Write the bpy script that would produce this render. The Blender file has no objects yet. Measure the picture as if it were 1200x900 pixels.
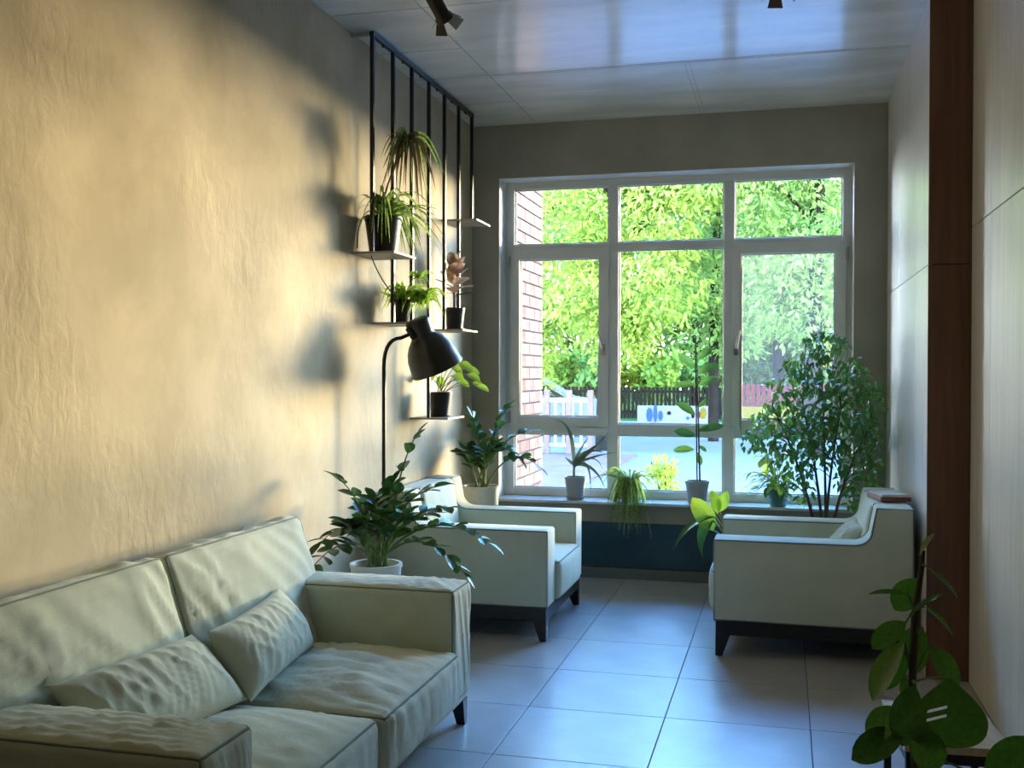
import bpy, bmesh, math, random
import numpy as np
from mathutils import Vector, Matrix, noise

random.seed(7)
rng = np.random.default_rng(7)
SC = bpy.context.scene
COL = SC.collection

# ------------------------------------------------------------------ camera
CF, CYAW, CPITCH, CROLL, CH = 1229.1, 0.2537, -0.0121, 0.0018, 1.4825
_f = Vector((-math.sin(CYAW) * math.cos(CPITCH), math.cos(CYAW) * math.cos(CPITCH), math.sin(CPITCH)))
_r0 = Vector((math.cos(CYAW), math.sin(CYAW), 0))
_u0 = _r0.cross(_f)
_r = _r0 * math.cos(CROLL) + _u0 * math.sin(CROLL)
_u = -_r0 * math.sin(CROLL) + _u0 * math.cos(CROLL)
cam_d = bpy.data.cameras.new('camera')
cam = bpy.data.objects.new('camera', cam_d)
COL.objects.link(cam)
cam_d.sensor_width = 36.0
cam_d.lens = CF / 1200 * 36
cam_d.clip_start = 0.05
cam_d.clip_end = 300
M3 = Matrix((_r, _u, -_f)).transposed()
cam.matrix_world = Matrix.Translation((0, 0, CH)) @ M3.to_4x4()
SC.camera = cam

def P(px, py, Y):
    """world point seen at a picture position, at real distance Y into the room"""
    d = _f + (px - 600) / CF * _r - (py - 450) / CF * _u
    return Vector((0, 0, CH)) + d * (Y / d.y)

# ------------------------------------------------------------------ world, sun, exposure
W = bpy.data.worlds.new('sky')
SC.world = W
W.use_nodes = True
wn, wl = W.node_tree.nodes, W.node_tree.links
wn.clear()
wo = wn.new('ShaderNodeOutputWorld')
wb = wn.new('ShaderNodeBackground')
tc = wn.new('ShaderNodeTexCoord')
sx = wn.new('ShaderNodeSeparateXYZ')
cr = wn.new('ShaderNodeValToRGB')
wl.new(tc.outputs['Generated'], sx.inputs[0])
wl.new(sx.outputs['Z'], cr.inputs[0])
cr.color_ramp.elements[0].position = 0.0
cr.color_ramp.elements[0].color = (0.92, 0.96, 1.0, 1)
cr.color_ramp.elements[1].position = 0.75
cr.color_ramp.elements[1].color = (0.12, 0.34, 1.0, 1)
_e = cr.color_ramp.elements.new(0.25)
_e.color = (0.58, 0.79, 1.0, 1)
_e = cr.color_ramp.elements.new(0.48)
_e.color = (0.13, 0.42, 1.0, 1)
wl.new(cr.outputs[0], wb.inputs['Color'])
wb.inputs['Strength'].default_value = 11.0
wl.new(wb.outputs[0], wo.inputs[0])

sun_d = bpy.data.lights.new('sun', 'SUN')
sun_d.energy = 2.25
sun_d.angle = math.radians(12)
sun_d.color = (1.0, 0.72, 0.32)
sun = bpy.data.objects.new('sun', sun_d)
COL.objects.link(sun)
_sd = Vector((-0.45, -1.0, -0.04)).normalized()       # the way the low evening light travels
sun.rotation_euler = _sd.to_track_quat('-Z', 'Y').to_euler()
sun.location = (8, 20, 4)

por_d = bpy.data.lights.new('window_portal', 'AREA')
por_d.shape = 'RECTANGLE'
por_d.size, por_d.size_y = 2.48, 2.34
por_d.cycles.is_portal = True
por = bpy.data.objects.new('window_portal', por_d)
COL.objects.link(por)
por.location = (-0.79, 7.80, 1.73)
por.rotation_euler = (math.radians(-90), 0, 0)

SC.view_settings.view_transform = 'Standard'
SC.view_settings.look = 'None'
SC.view_settings.exposure = 2.42
SC.view_settings.gamma = 1.0
SC.view_settings.use_curve_mapping = False
SC.cycles.use_denoising = True
SC.cycles.max_bounces = 10
SC.cycles.diffuse_bounces = 6
SC.cycles.transparent_max_bounces = 16
SC.cycles.sample_clamp_indirect = 6.0
SC.cycles.caustics_reflective = False
SC.cycles.caustics_refractive = False

# ------------------------------------------------------------------ materials
MATS = {}

def nd(nt, t, **kw):
    n = nt.nodes.new(t)
    for k, v in kw.items():
        setattr(n, k, v)
    return n

def mat(name, col, rough=0.6, col2=None, scale=6.0, stretch=(1, 1, 1), bump=0.0, bscale=None, bstretch=None,
        metallic=0.0, spec=0.5, sheen=0.0, trans=0.0, detail=4.0, objvar=0.0, coords='Object', rough2=None,
        contrast=(0.35, 0.65), coat=0.0):
    if name in MATS:
        return MATS[name]
    m = bpy.data.materials.new(name)
    m.use_nodes = True
    nt = m.node_tree
    nt.nodes.clear()
    L = nt.links.new
    out = nd(nt, 'ShaderNodeOutputMaterial')
    bs = nd(nt, 'ShaderNodeBsdfPrincipled')
    bs.inputs['Roughness'].default_value = rough
    bs.inputs['Metallic'].default_value = metallic
    bs.inputs['Specular IOR Level'].default_value = spec
    bs.inputs['Coat Weight'].default_value = coat
    bs.inputs['Coat Roughness'].default_value = 0.15
    if sheen:
        bs.inputs['Sheen Weight'].default_value = sheen
        bs.inputs['Sheen Roughness'].default_value = 0.4
    tcn = nd(nt, 'ShaderNodeTexCoord')
    mp = nd(nt, 'ShaderNodeMapping')
    mp.inputs['Scale'].default_value = stretch
    L(tcn.outputs[coords], mp.inputs['Vector'])
    ns = nd(nt, 'ShaderNodeTexNoise')
    ns.inputs['Scale'].default_value = scale
    ns.inputs['Detail'].default_value = detail
    L(mp.outputs[0], ns.inputs['Vector'])
    c2 = col2 if col2 else tuple(c * 0.85 for c in col)
    rp = nd(nt, 'ShaderNodeValToRGB')
    rp.color_ramp.elements[0].position = contrast[0]
    rp.color_ramp.elements[1].position = contrast[1]
    rp.color_ramp.elements[0].color = (*c2, 1)
    rp.color_ramp.elements[1].color = (*col, 1)
    L(ns.outputs[0], rp.inputs[0])
    csock = rp.outputs[0]
    if objvar:
        oi = nd(nt, 'ShaderNodeObjectInfo')
        mr = nd(nt, 'ShaderNodeMapRange')
        mr.inputs['To Min'].default_value = 1 - objvar
        mr.inputs['To Max'].default_value = 1 + objvar
        L(oi.outputs['Random'], mr.inputs['Value'])
        hv = nd(nt, 'ShaderNodeHueSaturation')
        L(mr.outputs[0], hv.inputs['Value'])
        L(csock, hv.inputs['Color'])
        csock = hv.outputs[0]
    L(csock, bs.inputs['Base Color'])
    if rough2 is not None:
        mr2 = nd(nt, 'ShaderNodeMapRange')
        mr2.inputs['To Min'].default_value = rough
        mr2.inputs['To Max'].default_value = rough2
        L(ns.outputs[0], mr2.inputs['Value'])
        L(mr2.outputs[0], bs.inputs['Roughness'])
    if bump:
        mb = nd(nt, 'ShaderNodeMapping')
        mb.inputs['Scale'].default_value = bstretch or stretch
        L(tcn.outputs[coords], mb.inputs['Vector'])
        nb = nd(nt, 'ShaderNodeTexNoise')
        nb.inputs['Scale'].default_value = bscale or scale * 4
        nb.inputs['Detail'].default_value = 5
        L(mb.outputs[0], nb.inputs['Vector'])
        bn = nd(nt, 'ShaderNodeBump')
        bn.inputs['Strength'].default_value = bump
        bn.inputs['Distance'].default_value = 0.01
        L(nb.outputs[0], bn.inputs['Height'])
        L(bn.outputs[0], bs.inputs['Normal'])
    sh = bs.outputs[0]
    if trans:
        tr = nd(nt, 'ShaderNodeBsdfTranslucent')
        L(csock, tr.inputs['Color'])
        mx = nd(nt, 'ShaderNodeMixShader')
        mx.inputs[0].default_value = trans
        L(sh, mx.inputs[1])
        L(tr.outputs[0], mx.inputs[2])
        sh = mx.outputs[0]
    L(sh, out.inputs['Surface'])
    MATS[name] = m
    return m

def plaster():
    m = bpy.data.materials.new('venetian_plaster')
    m.use_nodes = True
    nt = m.node_tree
    nt.nodes.clear()
    L = nt.links.new
    out = nd(nt, 'ShaderNodeOutputMaterial')
    bs = nd(nt, 'ShaderNodeBsdfPrincipled')
    L(bs.outputs[0], out.inputs[0])
    bs.inputs['Roughness'].default_value = 0.75
    bs.inputs['Specular IOR Level'].default_value = 0.25
    t = nd(nt, 'ShaderNodeTexCoord')
    # broad cloudy tone
    n1 = nd(nt, 'ShaderNodeTexNoise')
    n1.inputs['Scale'].default_value = 1.1
    n1.inputs['Detail'].default_value = 6
    n1.inputs['Distortion'].default_value = 0.6
    L(t.outputs['Object'], n1.inputs['Vector'])
    r1 = nd(nt, 'ShaderNodeValToRGB')
    r1.color_ramp.elements[0].position = 0.32
    r1.color_ramp.elements[0].color = (0.42, 0.365, 0.255, 1)
    r1.color_ramp.elements[1].position = 0.66
    r1.color_ramp.elements[1].color = (0.62, 0.545, 0.39, 1)
    L(n1.outputs[0], r1.inputs[0])
    # trowel patches
    mp = nd(nt, 'ShaderNodeMapping')
    mp.inputs['Scale'].default_value = (1, 1.25, 1.0)
    mp.inputs['Rotation'].default_value = (0.35, 0, 0)
    L(t.outputs['Object'], mp.inputs['Vector'])
    n2 = nd(nt, 'ShaderNodeTexNoise')
    n2.inputs['Scale'].default_value = 2.3
    n2.inputs['Detail'].default_value = 9
    n2.inputs['Roughness'].default_value = 0.62
    n2.inputs['Distortion'].default_value = 0.35
    L(mp.outputs[0], n2.inputs['Vector'])
    r2 = nd(nt, 'ShaderNodeValToRGB')
    r2.color_ramp.elements[0].position = 0.42
    r2.color_ramp.elements[0].color = (0.84, 0.83, 0.80, 1)
    r2.color_ramp.elements[1].position = 0.60
    r2.color_ramp.elements[1].color = (1, 1, 1, 1)
    L(n2.outputs[0], r2.inputs[0])
    mx = nd(nt, 'ShaderNodeMix', data_type='RGBA', blend_type='MULTIPLY')
    mx.inputs[0].default_value = 0.8
    L(r1.outputs[0], mx.inputs[6])
    L(r2.outputs[0], mx.inputs[7])
    L(mx.outputs[2], bs.inputs['Base Color'])
    # relief : trowel ridges and pits
    n3 = nd(nt, 'ShaderNodeTexNoise')
    n3.inputs['Scale'].default_value = 13
    n3.inputs['Detail'].default_value = 8
    n3.inputs['Distortion'].default_value = 0.5
    mp3 = nd(nt, 'ShaderNodeMapping')
    mp3.inputs['Scale'].default_value = (1, 1.5, 0.8)
    L(t.outputs['Object'], mp3.inputs['Vector'])
    L(mp3.outputs[0], n3.inputs['Vector'])
    b1 = nd(nt, 'ShaderNodeBump')
    b1.inputs['Strength'].default_value = 0.4
    b1.inputs['Distance'].default_value = 0.03
    L(r2.outputs[0], b1.inputs['Height'])
    b1.inputs['Distance'].default_value = 0.006
    b2 = nd(nt, 'ShaderNodeBump')
    b2.inputs['Strength'].default_value = 0.45
    b2.inputs['Distance'].default_value = 0.010
    # scratched relief only in some trowelled patches
    n4 = nd(nt, 'ShaderNodeTexNoise')
    n4.inputs['Scale'].default_value = 1.3
    n4.inputs['Detail'].default_value = 4
    L(t.outputs['Object'], n4.inputs['Vector'])
    r4 = nd(nt, 'ShaderNodeMapRange')
    r4.inputs['From Min'].default_value = 0.44
    r4.inputs['From Max'].default_value = 0.62
    r4.inputs['To Min'].default_value = 0.12
    r4.inputs['To Max'].default_value = 1.0
    L(n4.outputs[0], r4.inputs['Value'])
    ml = nd(nt, 'ShaderNodeMath', operation='MULTIPLY')
    L(n3.outputs[0], ml.inputs[0])
    L(r4.outputs[0], ml.inputs[1])
    L(ml.outputs[0], b2.inputs['Height'])
    L(b1.outputs[0], b2.inputs['Normal'])
    L(b2.outputs[0], bs.inputs['Normal'])
    return m

def glass(name, haze=0.0):
    m = bpy.data.materials.new(name)
    m.use_nodes = True
    nt = m.node_tree
    nt.nodes.clear()
    L = nt.links.new
    out = nd(nt, 'ShaderNodeOutputMaterial')
    tr = nd(nt, 'ShaderNodeBsdfTransparent')
    tr.inputs[0].default_value = (0.97, 0.985, 0.98, 1)
    gl = nd(nt, 'ShaderNodeBsdfGlossy')
    gl.inputs['Roughness'].default_value = 0.03
    fr = nd(nt, 'ShaderNodeFresnel')
    fr.inputs[0].default_value = 1.45
    mx = nd(nt, 'ShaderNodeMixShader')
    L(fr.outputs[0], mx.inputs[0])
    L(tr.outputs[0], mx.inputs[1])
    L(gl.outputs[0], mx.inputs[2])
    s = mx.outputs[0]
    if haze:
        tl = nd(nt, 'ShaderNodeBsdfTranslucent')
        tl.inputs[0].default_value = (0.85, 0.87, 0.86, 1)
        m2 = nd(nt, 'ShaderNodeMixShader')
        m2.inputs[0].default_value = haze
        L(s, m2.inputs[1])
        L(tl.outputs[0], m2.inputs[2])
        s = m2.outputs[0]
    L(s, out.inputs[0])
    return m

M_PLASTER = plaster()
M_BACK = mat('back_wall_paint', (0.36, 0.34, 0.28), 0.8, (0.31, 0.295, 0.24), 2.5, bump=0.15, bscale=30)
M_CEIL = mat('concrete_ceiling', (0.90, 0.89, 0.84), 0.28, (0.68, 0.67, 0.63), 1.6, stretch=(1, 3.5, 1), bump=0.22, bscale=7,
             bstretch=(0.6, 5, 1), detail=8, rough2=0.5, spec=0.6, coat=0.8)
M_SEAM = mat('concrete_seam', (0.46, 0.46, 0.43), 0.7, (0.34, 0.34, 0.32), 9)
M_TILE = mat('floor_tile', (0.46, 0.46, 0.46), 0.24, (0.40, 0.40, 0.40), 5, bump=0.05, bscale=25, objvar=0.07, rough2=0.36, spec=0.55)
M_GROUT = mat('tile_grout', (0.20, 0.20, 0.20), 0.9)
M_PANEL = mat('pale_wood_panel', (0.74, 0.68, 0.60), 0.30, (0.66, 0.59, 0.51), 3, stretch=(9, 9, 0.5), bump=0.04, bscale=14, detail=6)
M_PANEL2 = mat('beige_wood_panel', (0.78, 0.69, 0.54), 0.35, (0.68, 0.59, 0.45), 3, stretch=(9, 9, 0.5), bump=0.04, bscale=14, detail=6)
M_BROWN = mat('dark_brown_wood', (0.165, 0.075, 0.036), 0.45, (0.115, 0.05, 0.024), 4, stretch=(10, 10, 0.5), bump=0.05, bscale=12)
M_GAP = mat('shadow_gap', (0.05, 0.04, 0.035), 0.9)
M_FRAME = mat('white_window_frame', (0.70, 0.71, 0.68), 0.35, (0.66, 0.67, 0.64), 3)
M_JAMB = mat('white_reveal', (0.74, 0.73, 0.68), 0.6, (0.70, 0.69, 0.64), 4)
M_SILL = mat('grey_sill', (0.62, 0.65, 0.65), 0.25, (0.55, 0.58, 0.58), 5)
M_TEAL = mat('teal_panel', (0.028, 0.070, 0.090), 0.25, (0.02, 0.055, 0.075), 1.5)
M_BASE = mat('grey_baseboard', (0.16, 0.17, 0.17), 0.5)
M_GLASS = glass('clear_glass')
M_GLASS_H = glass('reflection_veil_glass', 0.012)  # a little translucent white mixed in stands for the reflected veil on this pane
M_FABRIC = mat('sage_fabric', (0.56, 0.61, 0.49), 0.85, (0.51, 0.56, 0.445), 5, bump=0.10, bscale=220, sheen=0.25, spec=0.2)
M_CREASE = mat('sage_fabric_creased', (0.56, 0.61, 0.49), 0.85, (0.51, 0.56, 0.445), 5, bump=0.22, bscale=14, bstretch=(1.6, 1.6, 1.6), sheen=0.25, spec=0.2)
M_PIPE = mat('piping_fabric_shaded', (0.22, 0.26, 0.22), 0.9)  # same sage fabric, darkened so the piping carries the shadow lines along the seams
M_BLACKWOOD = mat('black_wood', (0.012, 0.012, 0.014), 0.4)
M_BLACK = mat('black_metal', (0.012, 0.012, 0.013), 0.4, spec=0.5)
M_POTBLACK = mat('black_plastic_pot', (0.018, 0.020, 0.020), 0.45)
M_POTGREY = mat('grey_ceramic_pot', (0.34, 0.36, 0.36), 0.5, (0.30, 0.32, 0.32), 12)
M_POTWHITE = mat('white_ceramic_pot', (0.72, 0.72, 0.68), 0.35)
M_POTBEIGE = mat('beige_pot', (0.62, 0.58, 0.48), 0.5)
M_POTGREEN = mat('green_glazed_pot', (0.10, 0.22, 0.20), 0.25)
M_SOIL = mat('potting_soil', (0.05, 0.032, 0.02), 0.95, (0.03, 0.02, 0.012), 40, bump=0.8, bscale=60)
M_LEAF = mat('dark_green_leaf', (0.045, 0.13, 0.03), 0.32, (0.03, 0.09, 0.02), 20, trans=0.25, objvar=0.35)
M_LEAF_RUB = mat('rubber_plant_leaf', (0.095, 0.24, 0.025), 0.20, (0.065, 0.18, 0.018), 12, trans=0.45, objvar=0.3)
M_LEAF_MID = mat('mid_green_leaf', (0.10, 0.24, 0.05), 0.4, (0.07, 0.18, 0.035), 20, trans=0.35, objvar=0.3)
M_LEAF_LIME = mat('lime_leaf', (0.38, 0.58, 0.07), 0.45, (0.28, 0.48, 0.05), 20, trans=0.5, objvar=0.25)
M_LEAF_SPIDER = mat('striped_leaf', (0.38, 0.52, 0.15), 0.45, (0.10, 0.22, 0.04), 60, stretch=(1, 1, 1), trans=0.4, objvar=0.3)
M_LEAF_GREY = mat('grey_green_leaf', (0.16, 0.24, 0.17), 0.4, (0.10, 0.17, 0.12), 20, trans=0.2, objvar=0.25)
M_LEAF_PINK = mat('pink_cream_leaf', (0.62, 0.50, 0.34), 0.4, (0.42, 0.20, 0.14), 9, trans=0.4, objvar=0.25)
M_LEAF_BACK = mat('brown_underside_leaf', (0.13, 0.105, 0.05), 0.5, trans=0.2, objvar=0.3)
M_STEM = mat('green_stem', (0.12, 0.20, 0.05), 0.5)
M_STEM_PALE = mat('pale_stem', (0.34, 0.36, 0.14), 0.5)
M_BARK = mat('thin_bark', (0.10, 0.075, 0.05), 0.8, (0.06, 0.045, 0.03), 30, bump=0.4, bscale=60)
M_WOODTOP = mat('pale_oak_top', (0.62, 0.50, 0.34), 0.4, (0.50, 0.39, 0.25), 4, stretch=(10, 1, 1), bump=0.05, bscale=20)
M_BOOK = mat('red_brown_cover', (0.20, 0.07, 0.05), 0.5)
M_PAPER = mat('book_paper', (0.75, 0.73, 0.66), 0.8)
M_LENS = mat('dark_lens', (0.02, 0.025, 0.035), 0.1)
M_STEEL = mat('grey_flap_metal', (0.42, 0.41, 0.39), 0.4, metallic=0.3)
M_CHROME = mat('handle_metal', (0.72, 0.72, 0.70), 0.25, metallic=0.8)

# ------------------------------------------------------------------ mesh helpers
def org(o):
    v = Vector((0, 0, 0))
    while o is not None:
        v += o.location
        o = o.parent
    return v

def link(name, me, material=None, parent=None):
    o = bpy.data.objects.new(name, me)
    COL.objects.link(o)
    if material is not None and me is not None and not me.materials:
        me.materials.append(material)
    if parent is not None:
        o.parent = parent
    return o

def tag(o, label, cat, group=None, kind=None):
    if label:
        o['label'] = label
    if cat:
        o['category'] = cat
    if group:
        o['group'] = group
    if kind:
        o['kind'] = kind
    return o

def empty(name, loc, label=None, cat=None, group=None, rz=0.0, kind=None):
    o = bpy.data.objects.new(name, None)
    COL.objects.link(o)
    o.location = loc
    o.rotation_euler = (0, 0, rz)
    o.empty_display_size = 0.1
    return tag(o, label, cat, group, kind)

class MB:
    def __init__(s):
        s.v, s.f = [], []

    def add(s, vs, fs):
        b = len(s.v)
        s.v += [tuple(v) for v in vs]
        s.f += [tuple(i + b for i in f) for f in fs]
        return s

    def box(s, x0, x1, y0, y1, z0, z1):
        return s.add([(x0, y0, z0), (x1, y0, z0), (x1, y1, z0), (x0, y1, z0), (x0, y0, z1), (x1, y0, z1), (x1, y1, z1), (x0, y1, z1)],
                     [(0, 3, 2, 1), (4, 5, 6, 7), (0, 1, 5, 4), (1, 2, 6, 5), (2, 3, 7, 6), (3, 0, 4, 7)])

    def hexa(s, bot, top):
        return s.add(list(bot) + list(top), [(0, 3, 2, 1), (4, 5, 6, 7), (0, 1, 5, 4), (1, 2, 6, 5), (2, 3, 7, 6), (3, 0, 4, 7)])

    def tube(s, pts, rad, n=8, closed=False):
        pts = [Vector(p) for p in pts]
        m = len(pts)
        rr = rad if isinstance(rad, (list, tuple)) else [rad] * m
        tang = []
        for i in range(m):
            a = pts[(i - 1) % m] if (closed or i > 0) else pts[i]
            b = pts[(i + 1) % m] if (closed or i < m - 1) else pts[i]
            t = b - a
            tang.append(t.normalized() if t.length > 1e-9 else Vector((0, 0, 1)))
        up = Vector((0, 0, 1)) if abs(tang[0].z) < 0.9 else Vector((1, 0, 0))
        vs, fs = [], []
        nrm = (up - tang[0] * up.dot(tang[0])).normalized()
        for i in range(m):
            nrm = nrm - tang[i] * nrm.dot(tang[i])
            nrm = nrm.normalized() if nrm.length > 1e-6 else Vector((1, 0, 0))
            bi = tang[i].cross(nrm)
            for k in range(n):
                a = 2 * math.pi * k / n
                vs.append(pts[i] + (nrm * math.cos(a) + bi * math.sin(a)) * rr[i])
        for i in range(m if closed else m - 1):
            j = (i + 1) % m
            for k in range(n):
                fs.append((i * n + k, i * n + (k + 1) % n, j * n + (k + 1) % n, j * n + k))
        if not closed:
            fs.append(tuple(range(n))[::-1])
            fs.append(tuple(range((m - 1) * n, m * n)))
        return s.add(vs, fs)

    def lathe(s, prof, n=28, c=(0, 0, 0), mtx=None):
        vs, fs = [], []
        c = Vector(c)
        for r, z in prof:
            for k in range(n):
                a = 2 * math.pi * k / n
                p = Vector((r * math.cos(a), r * math.sin(a), z))
                vs.append((mtx @ p if mtx else p) + c)
        for i in range(len(prof) - 1):
            for k in range(n):
                fs.append((i * n + k, i * n + (k + 1) % n, (i + 1) * n + (k + 1) % n, (i + 1) * n + k))
        fs.append(tuple(range(n))[::-1])
        fs.append(tuple(range((len(prof) - 1) * n, len(prof) * n)))
        return s.add(vs, fs)

    def mesh(s, name, off=(0, 0, 0), smooth=False, bevel=0.0):
        me = bpy.data.meshes.new(name)
        ox, oy, oz = off
        me.from_pydata([(x - ox, y - oy, z - oz) for x, y, z in s.v], [], s.f)
        if bevel:
            bm = bmesh.new()
            bm.from_mesh(me)
            bmesh.ops.remove_doubles(bm, verts=bm.verts, dist=1e-6)
            ed = [e for e in bm.edges if len(e.link_faces) == 2 and e.calc_face_angle(0) > 0.5]
            bmesh.ops.bevel(bm, geom=ed, offset=bevel, segments=2, affect='EDGES', profile=0.6)
            bm.to_mesh(me)
            bm.free()
        if smooth:
            me.polygons.foreach_set('use_smooth', [True] * len(me.polygons))
            if smooth != 'all':
                me.set_sharp_from_angle(angle=math.radians(40))
        me.update()
        return me

    def build(s, name, material, parent=None, smooth=False, bevel=0.0, local=False):
        off = (0, 0, 0)
        if parent is not None and not local:
            off = org(parent)
        return link(name, s.mesh(name, off, smooth, bevel), material, parent)

def top(name, mb, material, base, label, cat, group=None, smooth=False, bevel=0.0, kind=None):
    """single-mesh top-level thing with its origin at base"""
    o = link(name, mb.mesh(name, base, smooth, bevel), material)
    o.location = base
    return tag(o, label, cat, group, kind)

def struct(name, mb, material, label, cat, parent=None, bevel=0.0):
    o = mb.build(name, material, parent, bevel=bevel)
    return tag(o, label, cat, None, 'structure')

# ---- soft goods
def ridged(p, sx_, sy_, sz_, seed=0.0):
    return 1 - abs(noise.noise(Vector((p[0] * sx_ + seed, p[1] * sy_ + seed * 1.7, p[2] * sz_ - seed)))) * 2

def cushion_mb(c, h, r=0.05, n=22, puff=(0, 0, 0), disp=None, rot=None):
    """rounded upholstered block; returns MB and its top rim loop"""
    hx, hy, hz = h
    key, vs, fs = {}, [], []
    ss = [math.sin(math.pi / 2 * (2 * i / n - 1)) for i in range(n + 1)]
    rim = {}

    def vert(p, uvw, ax):
        k = tuple(round(x, 5) for x in p)
        if k in key:
            return key[k]
        q = Vector((max(-(hx - r), min(hx - r, p[0])), max(-(hy - r), min(hy - r, p[1])), max(-(hz - r), min(hz - r, p[2]))))
        d = Vector(p) - q
        nn = d.normalized()
        w = q + nn * r
        a, b, cc = p[0] / hx, p[1] / hy, p[2] / hz
        w.x += puff[0] * (1 if a > 0 else -1) * (1 - b * b) * (1 - cc * cc) * (abs(a) ** 6)
        w.y += puff[1] * (1 if b > 0 else -1) * (1 - a * a) * (1 - cc * cc) * (abs(b) ** 6)
        w.z += puff[2] * (1 if cc > 0 else 0) * (1 - a * a) * (1 - b * b) * (abs(cc) ** 6)
        if disp:
            w += nn * disp(w, (a, b, cc))
        if rot:
            w = rot @ w
        key[k] = len(vs)
        vs.append(w + Vector(c))
        return key[k]

    for ax in range(3):
        for sg in (-1, 1):
            g = []
            for i in range(n + 1):
                row = []
                for j in range(n + 1):
                    p = [0, 0, 0]
                    o1, o2 = [(1, 2), (2, 0), (0, 1)][ax]
                    p[ax] = sg * h[ax]
                    p[o1] = ss[i] * h[o1]
                    p[o2] = ss[j] * h[o2]
                    row.append(vert(p, None, ax))
                g.append(row)
            for i in range(n):
                for j in range(n):
                    q = (g[i][j], g[i + 1][j], g[i + 1][j + 1], g[i][j + 1])
                    fs.append(q if sg > 0 else q[::-1])
            if ax == 2:
                loop = [g[i][0] for i in range(n)] + [g[n][j] for j in range(n)] + [g[i][n] for i in range(n, 0, -1)] + [g[0][j] for j in range(n, 0, -1)]
                rim[('z', sg)] = [vs[k] for k in loop]
            if ax == 0:
                loop = [g[i][0] for i in range(n)] + [g[n][j] for j in range(n)] + [g[i][n] for i in range(n, 0, -1)] + [g[0][j] for j in range(n, 0, -1)]
                rim[('x', sg)] = [vs[k] for k in loop]
    m = MB()
    m.v = [tuple(v) for v in vs]
    m.f = fs
    return m, rim

def pillow_mb(L_, H_, T_, mtx, n=30, seed=0.0, amp=0.009):
    """scatter cushion: L_ long, H_ high, T_ thick"""
    vs, fs = [], []
    for side in (1, -1):
        b = len(vs)
        for i in range(n + 1):
            for j in range(n + 1):
                u, v = 2 * i / n - 1, 2 * j / n - 1
                t = max(0, (1 - abs(u) ** 3.2)) ** 0.55 * max(0, (1 - abs(v) ** 2.6)) ** 0.6
                pin = 1 - 0.10 * (1 - abs(u)) * 0 - 0.09 * (1 - u * u) * abs(v) ** 3
                pinu = 1 - 0.07 * (1 - v * v) * abs(u) ** 3
                x = u * L_ / 2 * pinu
                y = v * H_ / 2 * pin
                w = max(0, ridged((x + .35 * y, y, side), 11, 3.5, 1, seed)) ** 3 * amp * t + max(0, ridged((x - y * .5, y, side), 24, 6, 1, seed + 4)) ** 3 * amp * 0.6 * t
                vs.append(mtx @ Vector((x, y, side * (t * T_ / 2 + w * (0 if t < .02 else 1)))))
        for i in range(n):
            for j in range(n):
                q = (b + i * (n + 1) + j, b + (i + 1) * (n + 1) + j, b + (i + 1) * (n + 1) + j + 1, b + i * (n + 1) + j + 1)
                fs.append(q if side > 0 else q[::-1])
    m = MB()
    m.v = [tuple(v) for v in vs]
    m.f = fs
    return m

def rim_tube(loop, rad=0.005):
    m = MB()
    m.tube(loop, rad, 6, closed=True)
    return m

# ---- leaves
def leaf_mesh(name, L_=1.0, Wd=0.4, n=6, droop=0.25, fold=0.15, peak=0.45, material=None, tip=1.0, slots=False, skew=0.0):
    """a leaf along +Y, face up +Z, slight fold and droop"""
    vs, fs = [], []
    for i in range(n + 1):
        t = i / n
        if t < peak:
            w = math.sin(math.pi / 2 * t / peak) ** 0.75
        else:
            w = max(0.0, 1 - ((t - peak) / (1 - peak)) ** (1.6 + tip)) ** 0.8
        w = max(w, 0.03 if i == 0 else 0.0) * Wd / 2
        z = -droop * L_ * t * t
        y = L_ * t * (1 - 0.15 * droop * t)
        k_ = skew * w
        vs += [(-w, y + k_, z + fold * w), (-w * .5, y + k_ * .5, z + fold * w * .35), (0, y, z), (w * .5, y + k_ * .5, z + fold * w * .35), (w, y + k_, z + fold * w)]
    for i in range(n):
        for j in range(4):
            if slots and j == 2 and i in (n // 2 - 3, n // 2):
                continue
            a = i * 5 + j
            fs.append((a, a + 1, a + 6, a + 5))
    me = bpy.data.meshes.new(name)
    me.from_pydata(vs, [], fs)
    me.polygons.foreach_set('use_smooth', [True] * len(me.polygons))
    if material:
        me.materials.append(material)
    me.update()
    return me

def orient(base, d, up=Vector((0, 0, 1)), scale=1.0, wscale=1.0):
    d = Vector(d).normalized()
    x = d.cross(Vector(up))
    if x.length < 1e-4:
        x = Vector((1, 0, 0))
    x.normalize()
    z = x.cross(d)
    m = Matrix((x * scale * wscale, d * scale, z * scale)).transposed().to_4x4()
    m.translation = base
    return m

def put_leaf(me, base, d, up, scale, parent, wscale=1.0, name='leaf'):
    o = bpy.data.objects.new(name, me)
    COL.objects.link(o)
    o.parent = parent
    o.matrix_local = orient(Vector(base) - org(parent), d, up, scale, wscale)
    return o

def bez(a, b, c, n):
    a, b, c = Vector(a), Vector(b), Vector(c)
    return [a * (1 - t) ** 2 + b * 2 * t * (1 - t) + c * t * t for t in [i / n for i in range(n + 1)]]

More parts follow.
